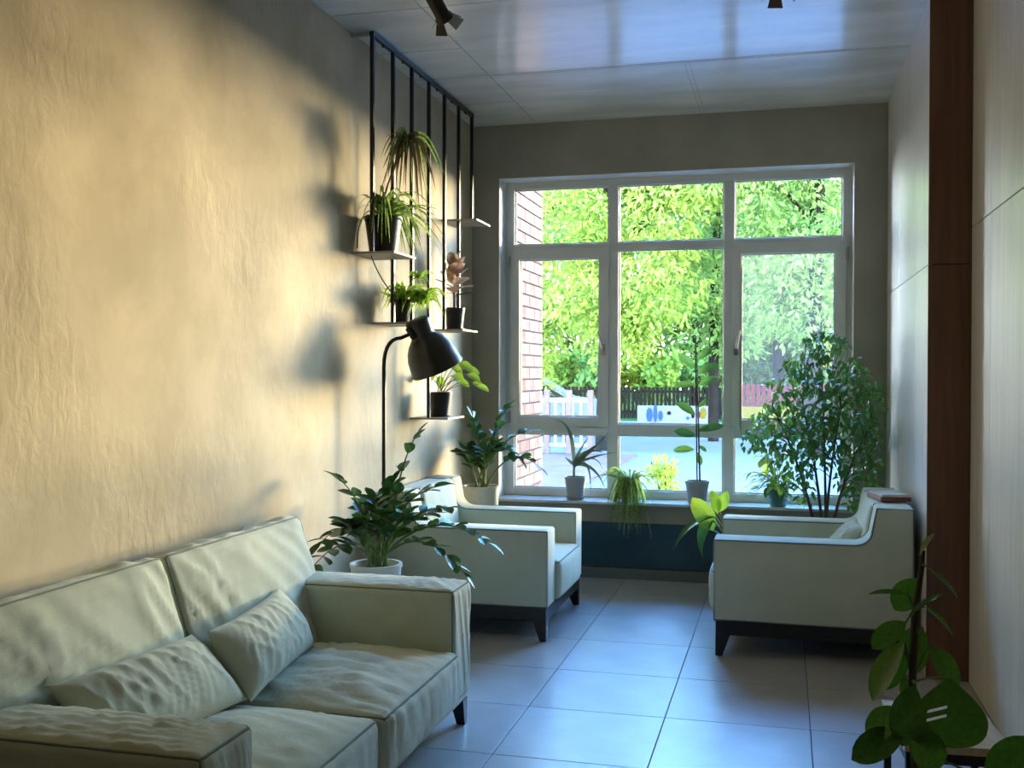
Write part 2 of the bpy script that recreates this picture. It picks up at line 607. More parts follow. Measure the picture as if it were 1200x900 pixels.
def strap_mb(pts, width, fold=0.25, face=Vector((0, 0, 1))):
    """arching strap leaf along a path"""
    m = MB()
    vs, fs = [], []
    n = len(pts) - 1
    for i, p in enumerate(pts):
        t = i / n
        tg = (pts[min(i + 1, n)] - pts[max(i - 1, 0)]).normalized()
        side = tg.cross(face)
        if side.length < 1e-3:
            side = Vector((1, 0, 0))
        side.normalize()
        nn = side.cross(tg)
        w = width / 2 * (0.55 + 0.45 * math.sin(math.pi * min(1, t * 1.4 + 0.15))) * (1 - t ** 4) + 0.0004
        vs += [p - side * w + nn * w * fold, p, p + side * w + nn * w * fold]
    for i in range(n):
        for j in range(2):
            a = i * 3 + j
            fs.append((a, a + 1, a + 4, a + 3))
    m.add(vs, fs)
    return m

def arch(base, az, reach, rise, drop, n=9):
    """path of an arching leaf: up by rise, out by reach, tip at base+drop"""
    h = Vector((math.cos(az), math.sin(az), 0))
    b = Vector(base)
    c1 = b + h * reach * 0.45 + Vector((0, 0, rise * 2 - drop * 0.5 if drop > 0 else rise * 2))
    c2 = b + h * reach + Vector((0, 0, drop))
    return bez(b, c1, c2, n)

def pot(parent, c, r0, r1, h, material, rim=0.012, soil=True, saucer=None, name='pot'):
    m = MB()
    x, y, z = c
    m.lathe([(r0 * 0.9, 0), (r0, 0.004), (r1, h - rim * 1.5), (r1 * 1.04, h - rim * 1.4), (r1 * 1.04, h), (r1 * 0.92, h), (r1 * 0.88, h * 0.86), (0.01, h * 0.85)], 32, c)
    p = m.build(name, material, parent, smooth=True)
    if soil:
        s = MB()
        s.lathe([(0.005, h * 0.80), (r1 * 0.87, h * 0.80), (r1 * 0.87, h * 0.885), (0.005, h * 0.90)], 24, c)
        s.build('soil', M_SOIL, p, smooth=True)
    if saucer:
        s = MB()
        s.lathe([(saucer * 0.8, -0.012), (saucer, 0.004), (saucer, 0.010), (saucer * 0.92, 0.010), (saucer * 0.8, -0.0005), (0.01, -0.0005)], 32, c)
        s.build('saucer', material, parent, smooth=True)
    return p

# ================================================================== THE ROOM
XL, XR, XN, D, H = -2.24, 0.668, 0.862, 7.45, 3.287
YSTEP, YB = 5.385, -3.0

# floor : grout bed with single tiles
m = MB(); m.box(XL - .2, XN + .2, YB - .2, D + .4, -.12, -.008)
floor = struct('floor', m, M_GROUT, 'grey floor of large square tiles with thin joints', 'floor')
tile_cache = {}
g = 0.0022
for i in range(-2, 4):
    for j in range(-14, 4):
        x0, x1 = -1.0871 + .6 * i + g, -1.0871 + .6 * (i + 1) - g
        y0, y1 = 5.0981 + .6 * j + g, 5.0981 + .6 * (j + 1) - g
        xlim = XN if y0 < YSTEP - .3 else XR + .02
        x0, x1 = max(x0, XL), min(x1, XN)
        y0, y1 = max(y0, YB), min(y1, D)
        if x1 - x0 < .02 or y1 - y0 < .02:
            continue
        k = (round(x1 - x0, 3), round(y1 - y0, 3))
        if k not in tile_cache:
            t = MB(); t.box(0, k[0], 0, k[1], -.012, 0)
            tile_cache[k] = t.mesh('tile', bevel=0.0012)
            tile_cache[k].materials.append(M_TILE)
        o = link('tile', tile_cache[k], None, floor)
        o.location = (x0, y0, 0)

# ceiling with cast formwork seams
m = MB(); m.box(XL - .2, XN + .2, YB - .2, D + .4, H, H + .2)
ceiling = struct('ceiling', m, M_CEIL, 'raw concrete ceiling with formwork seams', 'ceiling')
def seam(x0, x1, y0, y1, h=0.0015):
    s = MB(); s.box(x0, x1, y0, y1, H - h, H + .002)
    s.build('formwork_seam', M_SEAM, ceiling)
seam(-1.753, -1.747, YB, D)
seam(XL, XR, 6.172, 6.177); seam(-1.75, XR, 6.20, 6.204)
seam(-.573, -.570, 6.19, D); seam(-.546, -.543, 6.19, D)
seam(XL, -1.75, 5.62, 5.624); seam(XL, -1.75, 6.80, 6.803)
seam(XL, XN, 4.95, 4.954); seam(XL, XN, 3.7, 3.704)

# left wall, front wall (behind), back wall around the window
m = MB(); m.box(XL - .25, XL, YB - .2, D + .4, -.1, H + .1)
wall_left = struct('wall_left', m, M_PLASTER, 'beige decorative plaster wall behind the sofa', 'wall')
m = MB(); m.box(XL - .2, XN + .2, YB - .2, YB, -.1, H + .1)
struct('wall_front', m, mat('plain_wall', (0.16, 0.13, 0.10), 0.8), 'plain wall at the far end facing the window', 'wall')
WX0, WX1, WZ0, WZ1 = -2.033, 0.456, 0.545, 2.897
m = MB()
m.box(XL - .2, WX0, D, D + .4, -.1, H + .1)
m.box(WX1, XN + .2, D, D + .4, -.1, H + .1)
m.box(WX0, WX1, D, D + .4, WZ1, H + .1)
m.box(WX0, WX1, D, D + .4, -.1, WZ0)
wall_back = struct('wall_back', m, M_BACK, 'grey-beige painted wall around the big window', 'wall')

# right wall : thick clad block far away, deeper wall near, dark end face between them
m = MB()
m.box(XR + .018, XN + .25, YSTEP + .018, D + .05, -.1, H + .1)
m.box(XN + .018, XN + .25, YB - .2, YSTEP + .05, -.1, H + .1)
wall_right = struct('wall_right', m, M_GAP, 'wall clad in pale vertical wood panels', 'wall')
gp = 0.003
def panel(x0, x1, y0, y1, z0, z1, material, label=None):
    p = MB(); p.box(x0, x1, y0, y1, z0, z1)
    o = p.build('panel', material, wall_right, bevel=0.0012)
    if label:
        o['label'] = label
ZS1, ZS2 = 1.998, 2.172
for (ya, yb) in ((YSTEP, 5.537), (5.537, 5.886), (5.886, 6.70), (6.70, D)):
    for (za, zb) in ((0, ZS1), (ZS1, H)):
        panel(XR, XR + .018, ya + gp / 2, yb - gp / 2, za + gp / 2, zb - gp / 2, M_PANEL)
for (za, zb) in ((0, ZS1), (ZS1, H)):
    panel(XR + .001, XN + .02, YSTEP, YSTEP + .018, za + gp / 2, zb - gp / 2, M_BROWN, 'dark brown wood end panel')
ys = [YSTEP - .002, 4.912, 3.75, 2.55, 1.35, .15, -1.05, -2.2, YB]
for a, b in zip(ys[:-1], ys[1:]):
    for (za, zb) in ((0, ZS2), (ZS2, H)):
        panel(XN, XN + .018, b + gp / 2, a - gp / 2, za + gp * .8, zb - gp * .8, M_PANEL2)

# sill, lower panel, baseboard
m = MB(); m.box(WX0 + .002, XR - .002, 7.372, D, .536, .556); m.box(WX0 + .002, WX1 - .002, D - .01, 7.64, .536, .556)
struct('trim_1', m, M_SILL, 'long pale grey window sill carrying potted plants', 'window sill', bevel=0.003)
m = MB(); m.box(XL + .002, XR - .002, D - .022, D + .002, .085, .402)
struct('trim_2', m, M_TEAL, 'dark teal glossy panel on the wall below the sill', 'panel', bevel=0.003)
m = MB(); m.box(XL + .002, XR - .002, D - .016, D + .002, .001, .078)
struct('baseboard_back', m, M_BASE, 'grey skirting under the dark teal panel', 'baseboard', bevel=0.002)
m = MB()
m.box(WX0, WX0 + .004, D - .002, 7.64, WZ0 + .01, WZ1)
m.box(WX1 - .004, WX1, D - .002, 7.64, WZ0 + .01, WZ1)
m.box(WX0, WX1, D - .002, 7.64, WZ1 - .004, WZ1)
struct('trim_3', m, M_JAMB, 'white painted reveal lining the window opening', 'window reveal')

# ------------------------------------------------------------------ window
FY0, FY1 = 7.63, 7.70
win = empty('window_1', (-.79, 7.66, .55), 'large white nine-pane window with two opening sashes', 'window', kind='structure')
def wbar(name, x0, x1, z0, z1, y0=FY0, y1=FY1, material=M_FRAME, parent=win, bevel=.004):
    b = MB(); b.box(x0, x1, y0, y1, z0, z1)
    return b.build(name, material, parent, bevel=bevel)
XA, XB = -1.985 + .0, .412
wbar('frame_post', WX0, -1.962, .556, WZ1)
wbar('frame_post', .390, WX1, .556, WZ1)
wbar('frame_rail', -1.962, .390, 2.842, WZ1)
wbar('frame_rail', -1.962, .390, .556, .612)
wbar('mullion', -1.251, -1.176, .612, 2.842)
wbar('mullion', -.421, -.343, .612, 2.842)
for a, b in ((-1.962, -1.251), (-1.176, -.421), (-.343, .390)):
    wbar('transom', a, b, 2.370, 2.428)
    wbar('transom', a, b, 1.016, 1.098)
def pane(x0, x1, z0, z1, parent=win, material=M_GLASS, y=7.672):
    p = MB(); p.box(x0 - .006, x1 + .006, y - .004, y + .004, z0 - .006, z1 + .006)
    p.build('pane', material, parent)
    # glazing bead
    b = MB(); w = .009
    b.box(x0, x1, y - .016, y - .005, z0, z0 + w); b.box(x0, x1, y - .016, y - .005, z1 - w, z1)
    b.box(x0, x0 + w, y - .016, y - .005, z0 + w, z1 - w); b.box(x1 - w, x1, y - .016, y - .005, z0 + w, z1 - w)
    b.build('glazing_bead', M_FRAME, parent)
for a, b in ((-1.962, -1.251), (-1.176, -.421), (-.343, .390)):
    pane(a, b, 2.428, 2.842)
    pane(a, b, .612, 1.016)
pane(-1.176, -.421, 1.098, 2.370)
def sash(x0, x1, z0, z1, gx0, gx1, gz0, gz1, hx, hinge, hz):
    y0, y1 = FY0 - .018, FY1 - .012
    b = MB()
    b.box(x0, gx0, y0, y1, z0, z1); b.box(gx1, x1, y0, y1, z0, z1)
    b.box(gx0, gx1, y0, y1, gz1, z1); b.box(gx0, gx1, y0, y1, z0, gz0)
    s = b.build('sash', M_FRAME, win, bevel=.004)
    pane(gx0, gx1, gz0, gz1, s, hz, 7.664)
    h = MB(); h.box(hx - .014, hx + .014, y0 - .010, y0, 1.60, 1.68)
    h.tube([(hx, y0 - .008, 1.64), (hx, y0 - .045, 1.64)], .009, 8)
    sgn = -1 if hinge > hx else 1
    h.tube([(hx, y0 - .045, 1.645), (hx - .012 * sgn, y0 - .048, 1.70), (hx - .030 * sgn, y0 - .045, 1.775)], [.010, .010, .008], 8)
    h.build('handle', M_CHROME, s, smooth=True)
    for z in (1.14, 2.30):
        q = MB(); q.tube([(hinge, y0 - .006, z - .045), (hinge, y0 - .006, z + .045)], .010, 8)
        q.build('hinge', M_STEEL, s, smooth=True)
sash(-1.990, -1.243, 1.072, 2.400, -1.920, -1.316, 1.146, 2.316, -1.285, -1.992, M_GLASS)
sash(-.362, .414, 1.072, 2.398, -.298, .340, 1.142, 2.318, -.330, .420, M_GLASS_H)

# ================================================================== OUTDOORS
GZ = -.15
M_PAVE = mat('pale_paving', (0.085, 0.082, 0.080), 0.9, (0.075, 0.072, 0.070), 0.8, stretch=(1, 6, 1), spec=0)
M_LAWN = mat('lawn_grass', (0.030, 0.045, 0.010), 0.9, (0.020, 0.034, 0.007), 3, spec=0)
M_PINK = mat('pink_pavers', (0.085, 0.052, 0.046), 0.9, (0.070, 0.042, 0.037), 3, spec=0)
M_BRICK = mat('red_brick', (0.135, 0.074, 0.046), 0.9, (0.108, 0.058, 0.036), 9, objvar=0.16, spec=0)
M_MORTAR = mat('brick_mortar', (0.05, 0.036, 0.032), 0.9, spec=0)
M_OWHITE = mat('outdoor_white', (0.13, 0.13, 0.13), 0.9, spec=0)
M_OBLUE = mat('outdoor_blue', (0.022, 0.045, 0.08), 0.9, spec=0)
M_OYEL = mat('outdoor_yellow', (0.10, 0.075, 0.010), 0.9, spec=0)
M_ORED = mat('outdoor_red', (0.07, 0.014, 0.014), 0.9, spec=0)
M_OBROWN = mat('outdoor_brown', (0.010, 0.0075, 0.0055), 0.9, spec=0)
M_OPOST = mat('outdoor_post', (0.085, 0.055, 0.046), 0.9, spec=0)
M_TREE1 = mat('tree_leaf_yellowgreen', (0.20, 0.26, 0.040), 0.8, (0.135, 0.205, 0.026), 0.6, trans=0.45, spec=0.05, contrast=(.4, .6))
M_TREE2 = mat('tree_leaf_green', (0.145, 0.22, 0.050), 0.8, (0.095, 0.165, 0.034), 0.6, trans=0.45, spec=0.05, contrast=(.4, .6))
M_TREE3 = mat('tree_leaf_gold', (0.25, 0.22, 0.02), 0.8, (0.15, 0.19, 0.015), 0.6, trans=0.45, spec=0.05, contrast=(.4, .6))
M_TRUNK = mat('tree_bark', (0.014, 0.012, 0.010), 0.9, (0.008, 0.007, 0.006), 12, stretch=(1, 1, .3), bump=.6, bscale=10, spec=0)
M_CARBODY = mat('car_paint', (0.075, 0.10, 0.115), 0.5, spec=0.1)
M_CARGLASS = mat('car_glass', (0.004, 0.006, 0.008), 0.3, spec=0.1)

m = MB(); m.box(-40, 40, D + .4, 80, GZ - .2, GZ)
struct('ground', m, M_PAVE, 'pale paved yard outside the window', 'paving')
m = MB(); m.box(-40, 40, 34.5, 80, GZ, GZ + .02)
struct('lawn', m, M_LAWN, 'green lawn under the far trees', 'lawn')
m = MB(); m.box(-12, -2.75, 9.95, 20.2, GZ, GZ + .03)
o = struct('terrace', m, M_PINK, 'pink paved terrace outside beside the brick wall', 'terrace')

# brick wing to the left outside : single bricks on a mortar core
m = MB(); m.box(-2.9, -2.264, D + .4, 9.835, GZ, 4.2)
bw = struct('wall_exterior', m, M_MORTAR, 'red brick wall standing outside left of the window', 'brick wall')
bl, bh, gap, course = .345, .095, .014, .109
brick_full = MB(); brick_full.box(-.05, .0, 0, bl, 0, bh)
bme = brick_full.mesh('brick', bevel=.003); bme.materials.append(M_BRICK)
half = MB(); half.box(-.05, .0, 0, bl / 2 - gap / 2, 0, bh)
hme = half.mesh('brick', bevel=.003); hme.materials.append(M_BRICK)
for r in range(34):
    z = .0 + r * course
    y = 9.85
    if r % 2:
        o = link('brick', hme, None, bw); o.location = (-2.25, y - (bl / 2 - gap / 2), z)
        y -= bl / 2 - gap / 2 + gap
    for k in range(6):
        y -= bl
        o = link('brick', bme, None, bw); o.location = (-2.25, y, z)
        y -= gap

# railing of brick posts and white balusters
rl = empty('terrace_railing', (-4.4, 20.0, GZ + .03), 'white baluster railing between reddish posts on the pink terrace', 'railing')
for px_ in (641, 667, 692):
    p = P(px_, 480, 20.0)
    b = MB(); b.box(p.x - .055, p.x + .055, 19.945, 20.055, GZ + .03, 1.12); b.build('post', M_OPOST, rl, bevel=.01)
xa, xb = P(600, 480, 20).x, P(692, 480, 20).x
b = MB(); b.box(xa, xb, 19.96, 20.04, .88, .97); b.build('rail', M_OWHITE, rl)
b = MB(); b.box(xa, xb, 19.96, 20.04, .02, .09); b.build('rail', M_OWHITE, rl)
n = 0
x = xa
while x < xb:
    b = MB(); b.box(x, x + .05, 19.975, 20.025, .09, .88); b.build('baluster', M_OWHITE, rl)
    x += .17

# parked car beyond the railing
def parked_car(loc, rz):
    root = empty('parked_car', loc, 'pale blue parked car beyond the terrace railing', 'car', rz=rz)
    prof = [(-2.1, .35), (-2.1, .75), (-1.9, .88), (-1.3, .95), (-.7, 1.42), (.7, 1.45), (1.45, .98), (2.05, .9), (2.15, .6), (2.1, .3)]
    b = MB(); k = len(prof)
    b.add([(x, -.85, z) for x, z in prof] + [(x, .85, z) for x, z in prof],
          [tuple(range(k))] + [tuple(range(2 * k - 1, k - 1, -1))] + [(i, i + k, (i + 1) % k + k, (i + 1) % k) for i in range(k)])
    b.build('body', M_CARBODY, root, bevel=.05, local=True)
    for s in (-1, 1):
        q = MB(); q.hexa([(-1.15, s * .835, .98), (1.25, s * .835, .98), (1.25, s * .86, .98), (-1.15, s * .86, .98)],
                         [(-.68, s * .835, 1.36), (.66, s * .835, 1.38), (.66, s * .86, 1.38), (-.68, s * .86, 1.36)])
        q.build('side_window', M_CARGLASS, root, local=True)
        for wx in (-1.3, 1.35):
            q = MB(); q.lathe([(.01, -.1), (.2, -.1), (.32, -.08), (.32, .08), (.2, .1), (.01, .1)], 20, (wx, s * .78, .32), Matrix.Rotation(math.pi / 2, 3, 'X'))
            q.build('wheel', M_BLACK, root, smooth=True, local=True)
parked_car((-6.7, 26.5, GZ), .15)

# low white wall with drawings
lw = empty('low_painted_wall', (-3.0, 31.0, GZ), 'low white wall with small painted drawings across the yard', 'low wall')
b = MB(); b.box(-4.2, -1.85, 31, 31.25, GZ, .47); b.build('wall_block', M_OWHITE, lw)
for (u, v, su, sv, mm) in ((761, 486, .10, .22, M_OBLUE), (768, 484, .06, .30, M_OBLUE), (774, 487, .07, .16, M_OBLUE), (784, 484, .06, .06, M_OBROWN),
                           (812, 487, .05, .08, M_OBROWN), (824, 484, .10, .18, M_OYEL), (819, 486, .05, .10, M_ORED), (806, 490, .05, .05, M_OBLUE)):
    p = P(u, v, 30.99)
    b = MB(); b.tube([(p.x, 30.999, p.z), (p.x, 30.985, p.z)], [max(su, .05), max(su, .05)], 7)
    b.v = [(x, y, p.z + (z - p.z) * sv / max(su, .05)) for x, y, z in b.v]
    b.build('drawing', mm, lw)
b = MB(); b.box(-6.5, -1.4, 30.2, 30.7, GZ, GZ + .12)
top('flower_kerb', b, M_OBROWN, (-4, 30.4, GZ), 'brown kerb bed in front of the low white wall', 'kerb')

def slat_fence(name, x0, x1, y, z1, step, w, material, label):
    r = empty(name, ((x0 + x1) / 2, y, GZ), label, 'fence')
    b = MB(); x = x0
    while x < x1:
        b.box(x, x + w, y, y + .03, GZ, z1); x += step
    o = b.build('slats', material, r); o['kind'] = 'stuff'
    for z in (GZ + .2, z1 - .2):
        q = MB(); q.box(x0, x1, y + .03, y + .08, z, z + .08); q.build('rail', material, r)
slat_fence('slat_fence', -9, -1.5, 36, .95, .14, .09, M_OBROWN, 'dark slatted fence under the trees behind the white wall')
slat_fence('slat_fence', -1.45, 1.2, 33, 1.1, .16, .11, M_ORED, 'red slatted fence across the yard')
b = MB(); b.box(-1.45, 1.0, 32.4, 32.6, GZ, .42)
top('yellow_barrier', b, M_OYEL, (-.2, 32.5, GZ), 'low yellow barrier in front of the red fence', 'barrier', bevel=.03)
hs = empty('pale_house', (-.6, 48, GZ), 'white house glimpsed between the trees', 'house')
b = MB(); b.box(-3.2, 2.0, 47, 52, GZ, 2.4); b.build('walls', M_OWHITE, hs)
b = MB(); b.hexa([(-3.5, 46.7, 2.4), (2.3, 46.7, 2.4), (2.3, 52.3, 2.4), (-3.5, 52.3, 2.4)], [(-3.0, 49.4, 3.8), (1.8, 49.4, 3.8), (1.8, 49.6, 3.8), (-3.0, 49.6, 3.8)])
b.build('roof', M_OBROWN, hs)
for x in (-2.2, -.6, .9):
    b = MB(); b.box(x, x + .6, 46.97, 47.02, .9, 1.8); b.build('window', M_CARGLASS, hs)

# trees
def leaf_cloud(blobs, n, size, name):
    """blobs: (cx,cy,cz,rx,ry,rz); leaves on shells of many small clumps"""
    cs = []
    for (cx, cy, cz, rx, ry, rz) in blobs:
        k = max(8, int(14 * rx * rz))
        for _ in range(k):
            v = rng.normal(size=3); v /= np.linalg.norm(v)
            rr = rng.uniform(.45, 1.0)
            cs.append((cx + v[0] * rx * rr, cy + v[1] * ry * rr, cz + v[2] * rz * rr))
    cs = np.array(cs)
    idx = rng.integers(0, len(cs), n)
    off = rng.normal(size=(n, 3)); off /= np.linalg.norm(off, axis=1)[:, None]
    off *= (rng.uniform(.2, 1, n) ** .5)[:, None] * np.array([.62, .62, .42])
    c = cs[idx] + off
    c[:, 2] -= np.abs(off[:, 0]) * .25
    d = off * np.array([1, 1, .3]) + rng.normal(size=(n, 3)) * .25 + np.array([0, 0, -.25])
    d /= np.linalg.norm(d, axis=1)[:, None]
    s = np.cross(d, rng.normal(size=(n, 3)) * .5 + np.array([0, 0, 1.]))
    s /= np.linalg.norm(s, axis=1)[:, None] + 1e-9
    L_ = size * rng.uniform(.6, 1.3, n)[:, None]
    w = L_ * .19
    v = np.stack([c - d * L_ * .5, c + s * w, c + d * L_ * .5, c - s * w], axis=1).reshape(-1, 3)
    me = bpy.data.meshes.new(name)
    me.vertices.add(len(v)); me.vertices.foreach_set('co', v.astype(np.float32).ravel())
    me.loops.add(n * 4); me.loops.foreach_set('vertex_index', np.arange(n * 4, dtype=np.int32))
    me.polygons.add(n); me.polygons.foreach_set('loop_start', np.arange(0, n * 4, 4, dtype=np.int32))
    me.update(calc_edges=True)
    return me

def tree(x, y, hgt, cr_, low, material, label, n=16000, size=.17, trunk=.16, lean=0.0):
    root = empty('leafy_tree', (x, y, GZ), label, 'tree', 'trees in the yard outside')
    b = MB()
    pts = [(x, y, GZ), (x + lean * .3, y, hgt * .3), (x + lean * .7 + .1, y + .1, hgt * .55), (x + lean, y, hgt * .85)]
    b.tube(pts, [trunk * 1.2, trunk, trunk * .7, trunk * .25], 9)
    t = b.build('trunk', M_TRUNK, root, smooth=True)
    for k in range(4):
        a = random.uniform(0, 6.28)
        q = MB(); z0 = hgt * random.uniform(.35, .6)
        q.tube(bez((x + lean * .5, y, z0), (x + math.cos(a) * cr_ * .4, y + math.sin(a) * cr_ * .4, z0 + hgt * .12), (x + math.cos(a) * cr_ * .8, y + math.sin(a) * cr_ * .8, z0 + hgt * .16), 5), [trunk * .4, trunk * .35, trunk * .3, trunk * .22, trunk * .15, trunk * .06], 6)
        q.build('branch', M_TRUNK, root, smooth=True)
    blobs = []
    zc = low
    while zc < hgt:
        f = math.sin(math.pi * min(1, max(.12, (zc - low) / (hgt - low) * .85 + .12)))
        for k in range(3):
            a = random.uniform(0, 6.28); rr = cr_ * f * random.uniform(.2, .6)
            blobs.append((x + lean + math.cos(a) * rr, y + math.sin(a) * rr, zc + random.uniform(-.2, .4), cr_ * f * .55 + .2, cr_ * f * .55 + .2, .75))
        zc += .95
    me = leaf_cloud(blobs, n, size, 'foliage')
    me.transform(Matrix.Translation((-x, -y, -GZ)))
    o = link('foliage', me, material, root); o['kind'] = 'stuff'
    return root

tree(-5.9, 23.5, 9.5, 2.6, 2.0, M_TREE1, 'yellow-green tree rising beside the brick wall corner', 22000)
tree(-3.6, 21.5, 9.0, 2.3, 2.3, M_TREE1, 'bright feathery tree behind the middle window panes', 22000, lean=.2)
tree(-1.6, 25.0, 10.0, 2.6, 2.6, M_TREE2, 'mid green tree with a dark trunk behind the white wall', 22000, trunk=.11)
tree(.55, 21.0, 9.0, 2.2, 2.8, M_TREE2, 'green tree with a thick grey trunk behind the right sash', 20000, trunk=.15)
tree(2.9, 26.0, 9.0, 2.4, 1.6, M_TREE3, 'golden green tree at the edge of the yard', 14000)
for i, (x, y, mm, lb) in enumerate(((-13, 33, M_TREE2, 'distant dark tree past the parked car'), (-9.3, 34, M_TREE2, 'distant tree over the parked car'),
                         (-6.2, 39, M_TREE1, 'distant light tree behind the slatted fence'), (-3.2, 40, M_TREE2, 'distant deep green tree behind the slatted fence'),
                         (-.2, 41, M_TREE1, 'distant tree in front of the white house'), (2.8, 39, M_TREE3, 'distant golden tree past the red fence'), (6.0, 40, M_TREE2, 'distant tree past the end of the red fence'))):
    tree(x, y, 12.5, 3.0, 2.4 if i != 4 else 3.2, mm, lb, 12000, .28, .2)

def shrub(x, y, r, h, material, label, n, size=.1, z0=GZ):
    root = empty('shrub', (x, y, z0), label, 'shrub')
    for k in range(4):
        a = random.uniform(0, 6.28)
        q = MB(); q.tube([(x, y, z0), (x + math.cos(a) * r * .3, y + math.sin(a) * r * .3, z0 + h * .5), (x + math.cos(a) * r * .6, y + math.sin(a) * r * .6, z0 + h * .85)], [.012, .009, .004], 5)
        q.build('stem', M_TRUNK, root)
    k = []
    for _ in range(12):
        a = random.uniform(0, 6.28); rr = r * random.uniform(0, .7)
        k.append((x + math.cos(a) * rr, y + math.sin(a) * rr, z0 + h * random.uniform(.35, .85)))
    cs = np.array(k)
    idx = rng.integers(0, len(cs), n)
    off = rng.normal(size=(n, 3)); off /= np.linalg.norm(off, axis=1)[:, None]; off *= rng.uniform(.3, 1, n)[:, None] * r * .38
    c = cs[idx] + off
    c[:, 2] = np.maximum(c[:, 2], z0 + .03)
    d = rng.normal(size=(n, 3)); d /= np.linalg.norm(d, axis=1)[:, None]
    s = np.cross(d, rng.normal(size=(n, 3))); s /= np.linalg.norm(s, axis=1)[:, None]
    L_ = size * rng.uniform(.6, 1.3, n)[:, None]
    v = np.stack([c - d * L_ * .5, c + s * L_ * .25, c + d * L_ * .5, c - s * L_ * .25], axis=1).reshape(-1, 3)
    v -= np.array([x, y, z0])
    me = bpy.data.meshes.new('foliage')
    me.from_pydata(v.tolist(), [], [(4 * i, 4 * i + 1, 4 * i + 2, 4 * i + 3) for i in range(n)])
    o = link('foliage', me, material, root); o['kind'] = 'stuff'
bp = P(782, 555, 11.0)
shrub(bp.x, 11.0, .30, .80, M_TREE3, 'small yellow-green shrub just outside the window', 420, .075)
for i, x in enumerate((-9.5, -8, -6.6, -5.2, -3.9, -2.6)):
    shrub(x, 38 + (i % 2) * .8, 1.3, 2.6, (M_TREE3, M_TREE1, M_TREE2)[i % 3], ('golden bush', 'light green bush', 'dark green bush', 'straw yellow bush', 'pale leafy bush', 'deep green bush')[i] + ' behind the dark slatted fence', 900, .3)
hd = leaf_cloud([(x, 44, z, 1.2, .6, 1.0) for x in np.arange(-16, 9, 1.2) for z in (1.0, 2.2, 3.6, 5.2, 7.0)], 42000, .42, 'hedge_belt')
hd.transform(Matrix.Translation((4, -44, -GZ)))
o = link('hedge_belt', hd, M_TREE2); o.location = (-4, 44, GZ)
tag(o, 'far dark green belt of foliage behind all trees', 'foliage', kind='stuff')

# ================================================================== SOFA
sofa = empty('sofa', (-1.75, 3.19, 0), 'two-seat sage green fabric sofa against the plaster wall', 'sofa')
def folds(amp, across, along, seed, edge=None):
    """long creases running along one direction, fading out at the seams"""
    ac, al = Vector(across), Vector(along)
    def f(w, abc):
        e = sorted((abs(abc[0]), abs(abc[1]), abs(abc[2])))[1]
        att = 1 - .85 * e ** 7
        q = (w.dot(ac), w.dot(al), 0)
        wob = noise.noise(Vector((w.x * 3 + seed, w.y * 3, w.z * 3))) * .5
        r = ridged((q[0] + wob, q[1], 0), 1, 1, 1, seed)
        r2 = ridged((q[0] * 2.3 - wob, q[1] * 1.7, 3), 1, 1, 1, seed + 9)
        msk = .35 + .65 * max(0, min(1, .5 + 1.3 * noise.noise(Vector((w.x * 2.2 - seed, w.y * 2.2, w.z * 2.2 + seed)))))
        return att * msk * amp * ((max(0, r) ** 4 - .2) + .5 * max(0, r2) ** 4)
    return f
SX = -1.28
# base and legs
m = MB(); m.box(-2.20, SX - .01, 2.15, 4.235, .105, .17)
m.build('base', M_FABRIC, sofa, bevel=.012)
def leg(name, x, y, sx_, sy_, z1, parent, material=M_BLACKWOOD, local=False, w=.06, w2=.036):
    b = MB()
    xo, yo = x, y
    b.hexa([(x, y, .001), (x - sx_ * w2, y, .001), (x - sx_ * w2, y - sy_ * w2, .001), (x, y - sy_ * w2, .001)],
           [(x, y, z1), (x - sx_ * w, y, z1), (x - sx_ * w, y - sy_ * w, z1), (x, y - sy_ * w, z1)])
    if sx_ * sy_ < 0:
        b.f = [f[::-1] for f in b.f]
    return b.build(name, material, parent, local=local)
for (x, y, a, b_) in ((SX - .008, 4.225, 1, 1), (SX - .008, 2.16, 1, -1), (-2.19, 4.225, -1, 1), (-2.19, 2.16, -1, -1)):
    leg('leg', x, y, a, b_, .11, sofa)
# arms
for (y0, y1, sd) in ((4.005, 4.255, 1.0), (2.125, 2.375, 5.0)):
    mb, rim = cushion_mb((-1.725, (y0 + y1) / 2, .365), (.445, (y1 - y0) / 2, .235), .028, 44, (0, .004, .012), folds(.010, (20, 13, 4), (.8, -1.4, .5), sd))
    a = mb.build('arm', M_CREASE, sofa, smooth='all')
    rim_tube(rim[('x', 1)], .003).build('piping', M_PIPE, a, smooth='all')
    rim_tube(rim[('z', 1)], .004).build('piping', M_PIPE, a, smooth='all')
# seat cushions
for (y0, y1, sd, xf) in ((3.192, 4.003, 2.0, -1.248), (2.377, 3.186, 7.0, -1.268)):
    mb, rim = cushion_mb(((-1.98 + xf) / 2, (y0 + y1) / 2, .25), ((xf + 1.98) / 2, (y1 - y0) / 2, .105), .032, 44, (.018, .0, .062), folds(.017, (3, 13, 1), (2.4, -1, 2), sd))
    a = mb.build('seat_cushion', M_CREASE, sofa, smooth='all')
    rim_tube(rim[('z', 1)], .0045).build('piping', M_PIPE, a, smooth='all')
# back cushions
for (y0, y1, sd) in ((3.165, 4.20, 3.0), (2.13, 3.155, 8.0)):
    R = Matrix.Rotation(-math.radians(18), 3, 'Y')
    mb, rim = cushion_mb((-2.045, (y0 + y1) / 2, .555), (.095, (y1 - y0) / 2, .285), .03, 44, (.035, 0, .006), folds(.022, (0, 7.5, 5.5), (0, -1.3, 1.8), sd), R)
    a = mb.build('back_cushion', M_FABRIC, sofa, smooth='all')
    rim_tube(rim[('x', 1)], .0045).build('piping', M_PIPE, a, smooth='all')

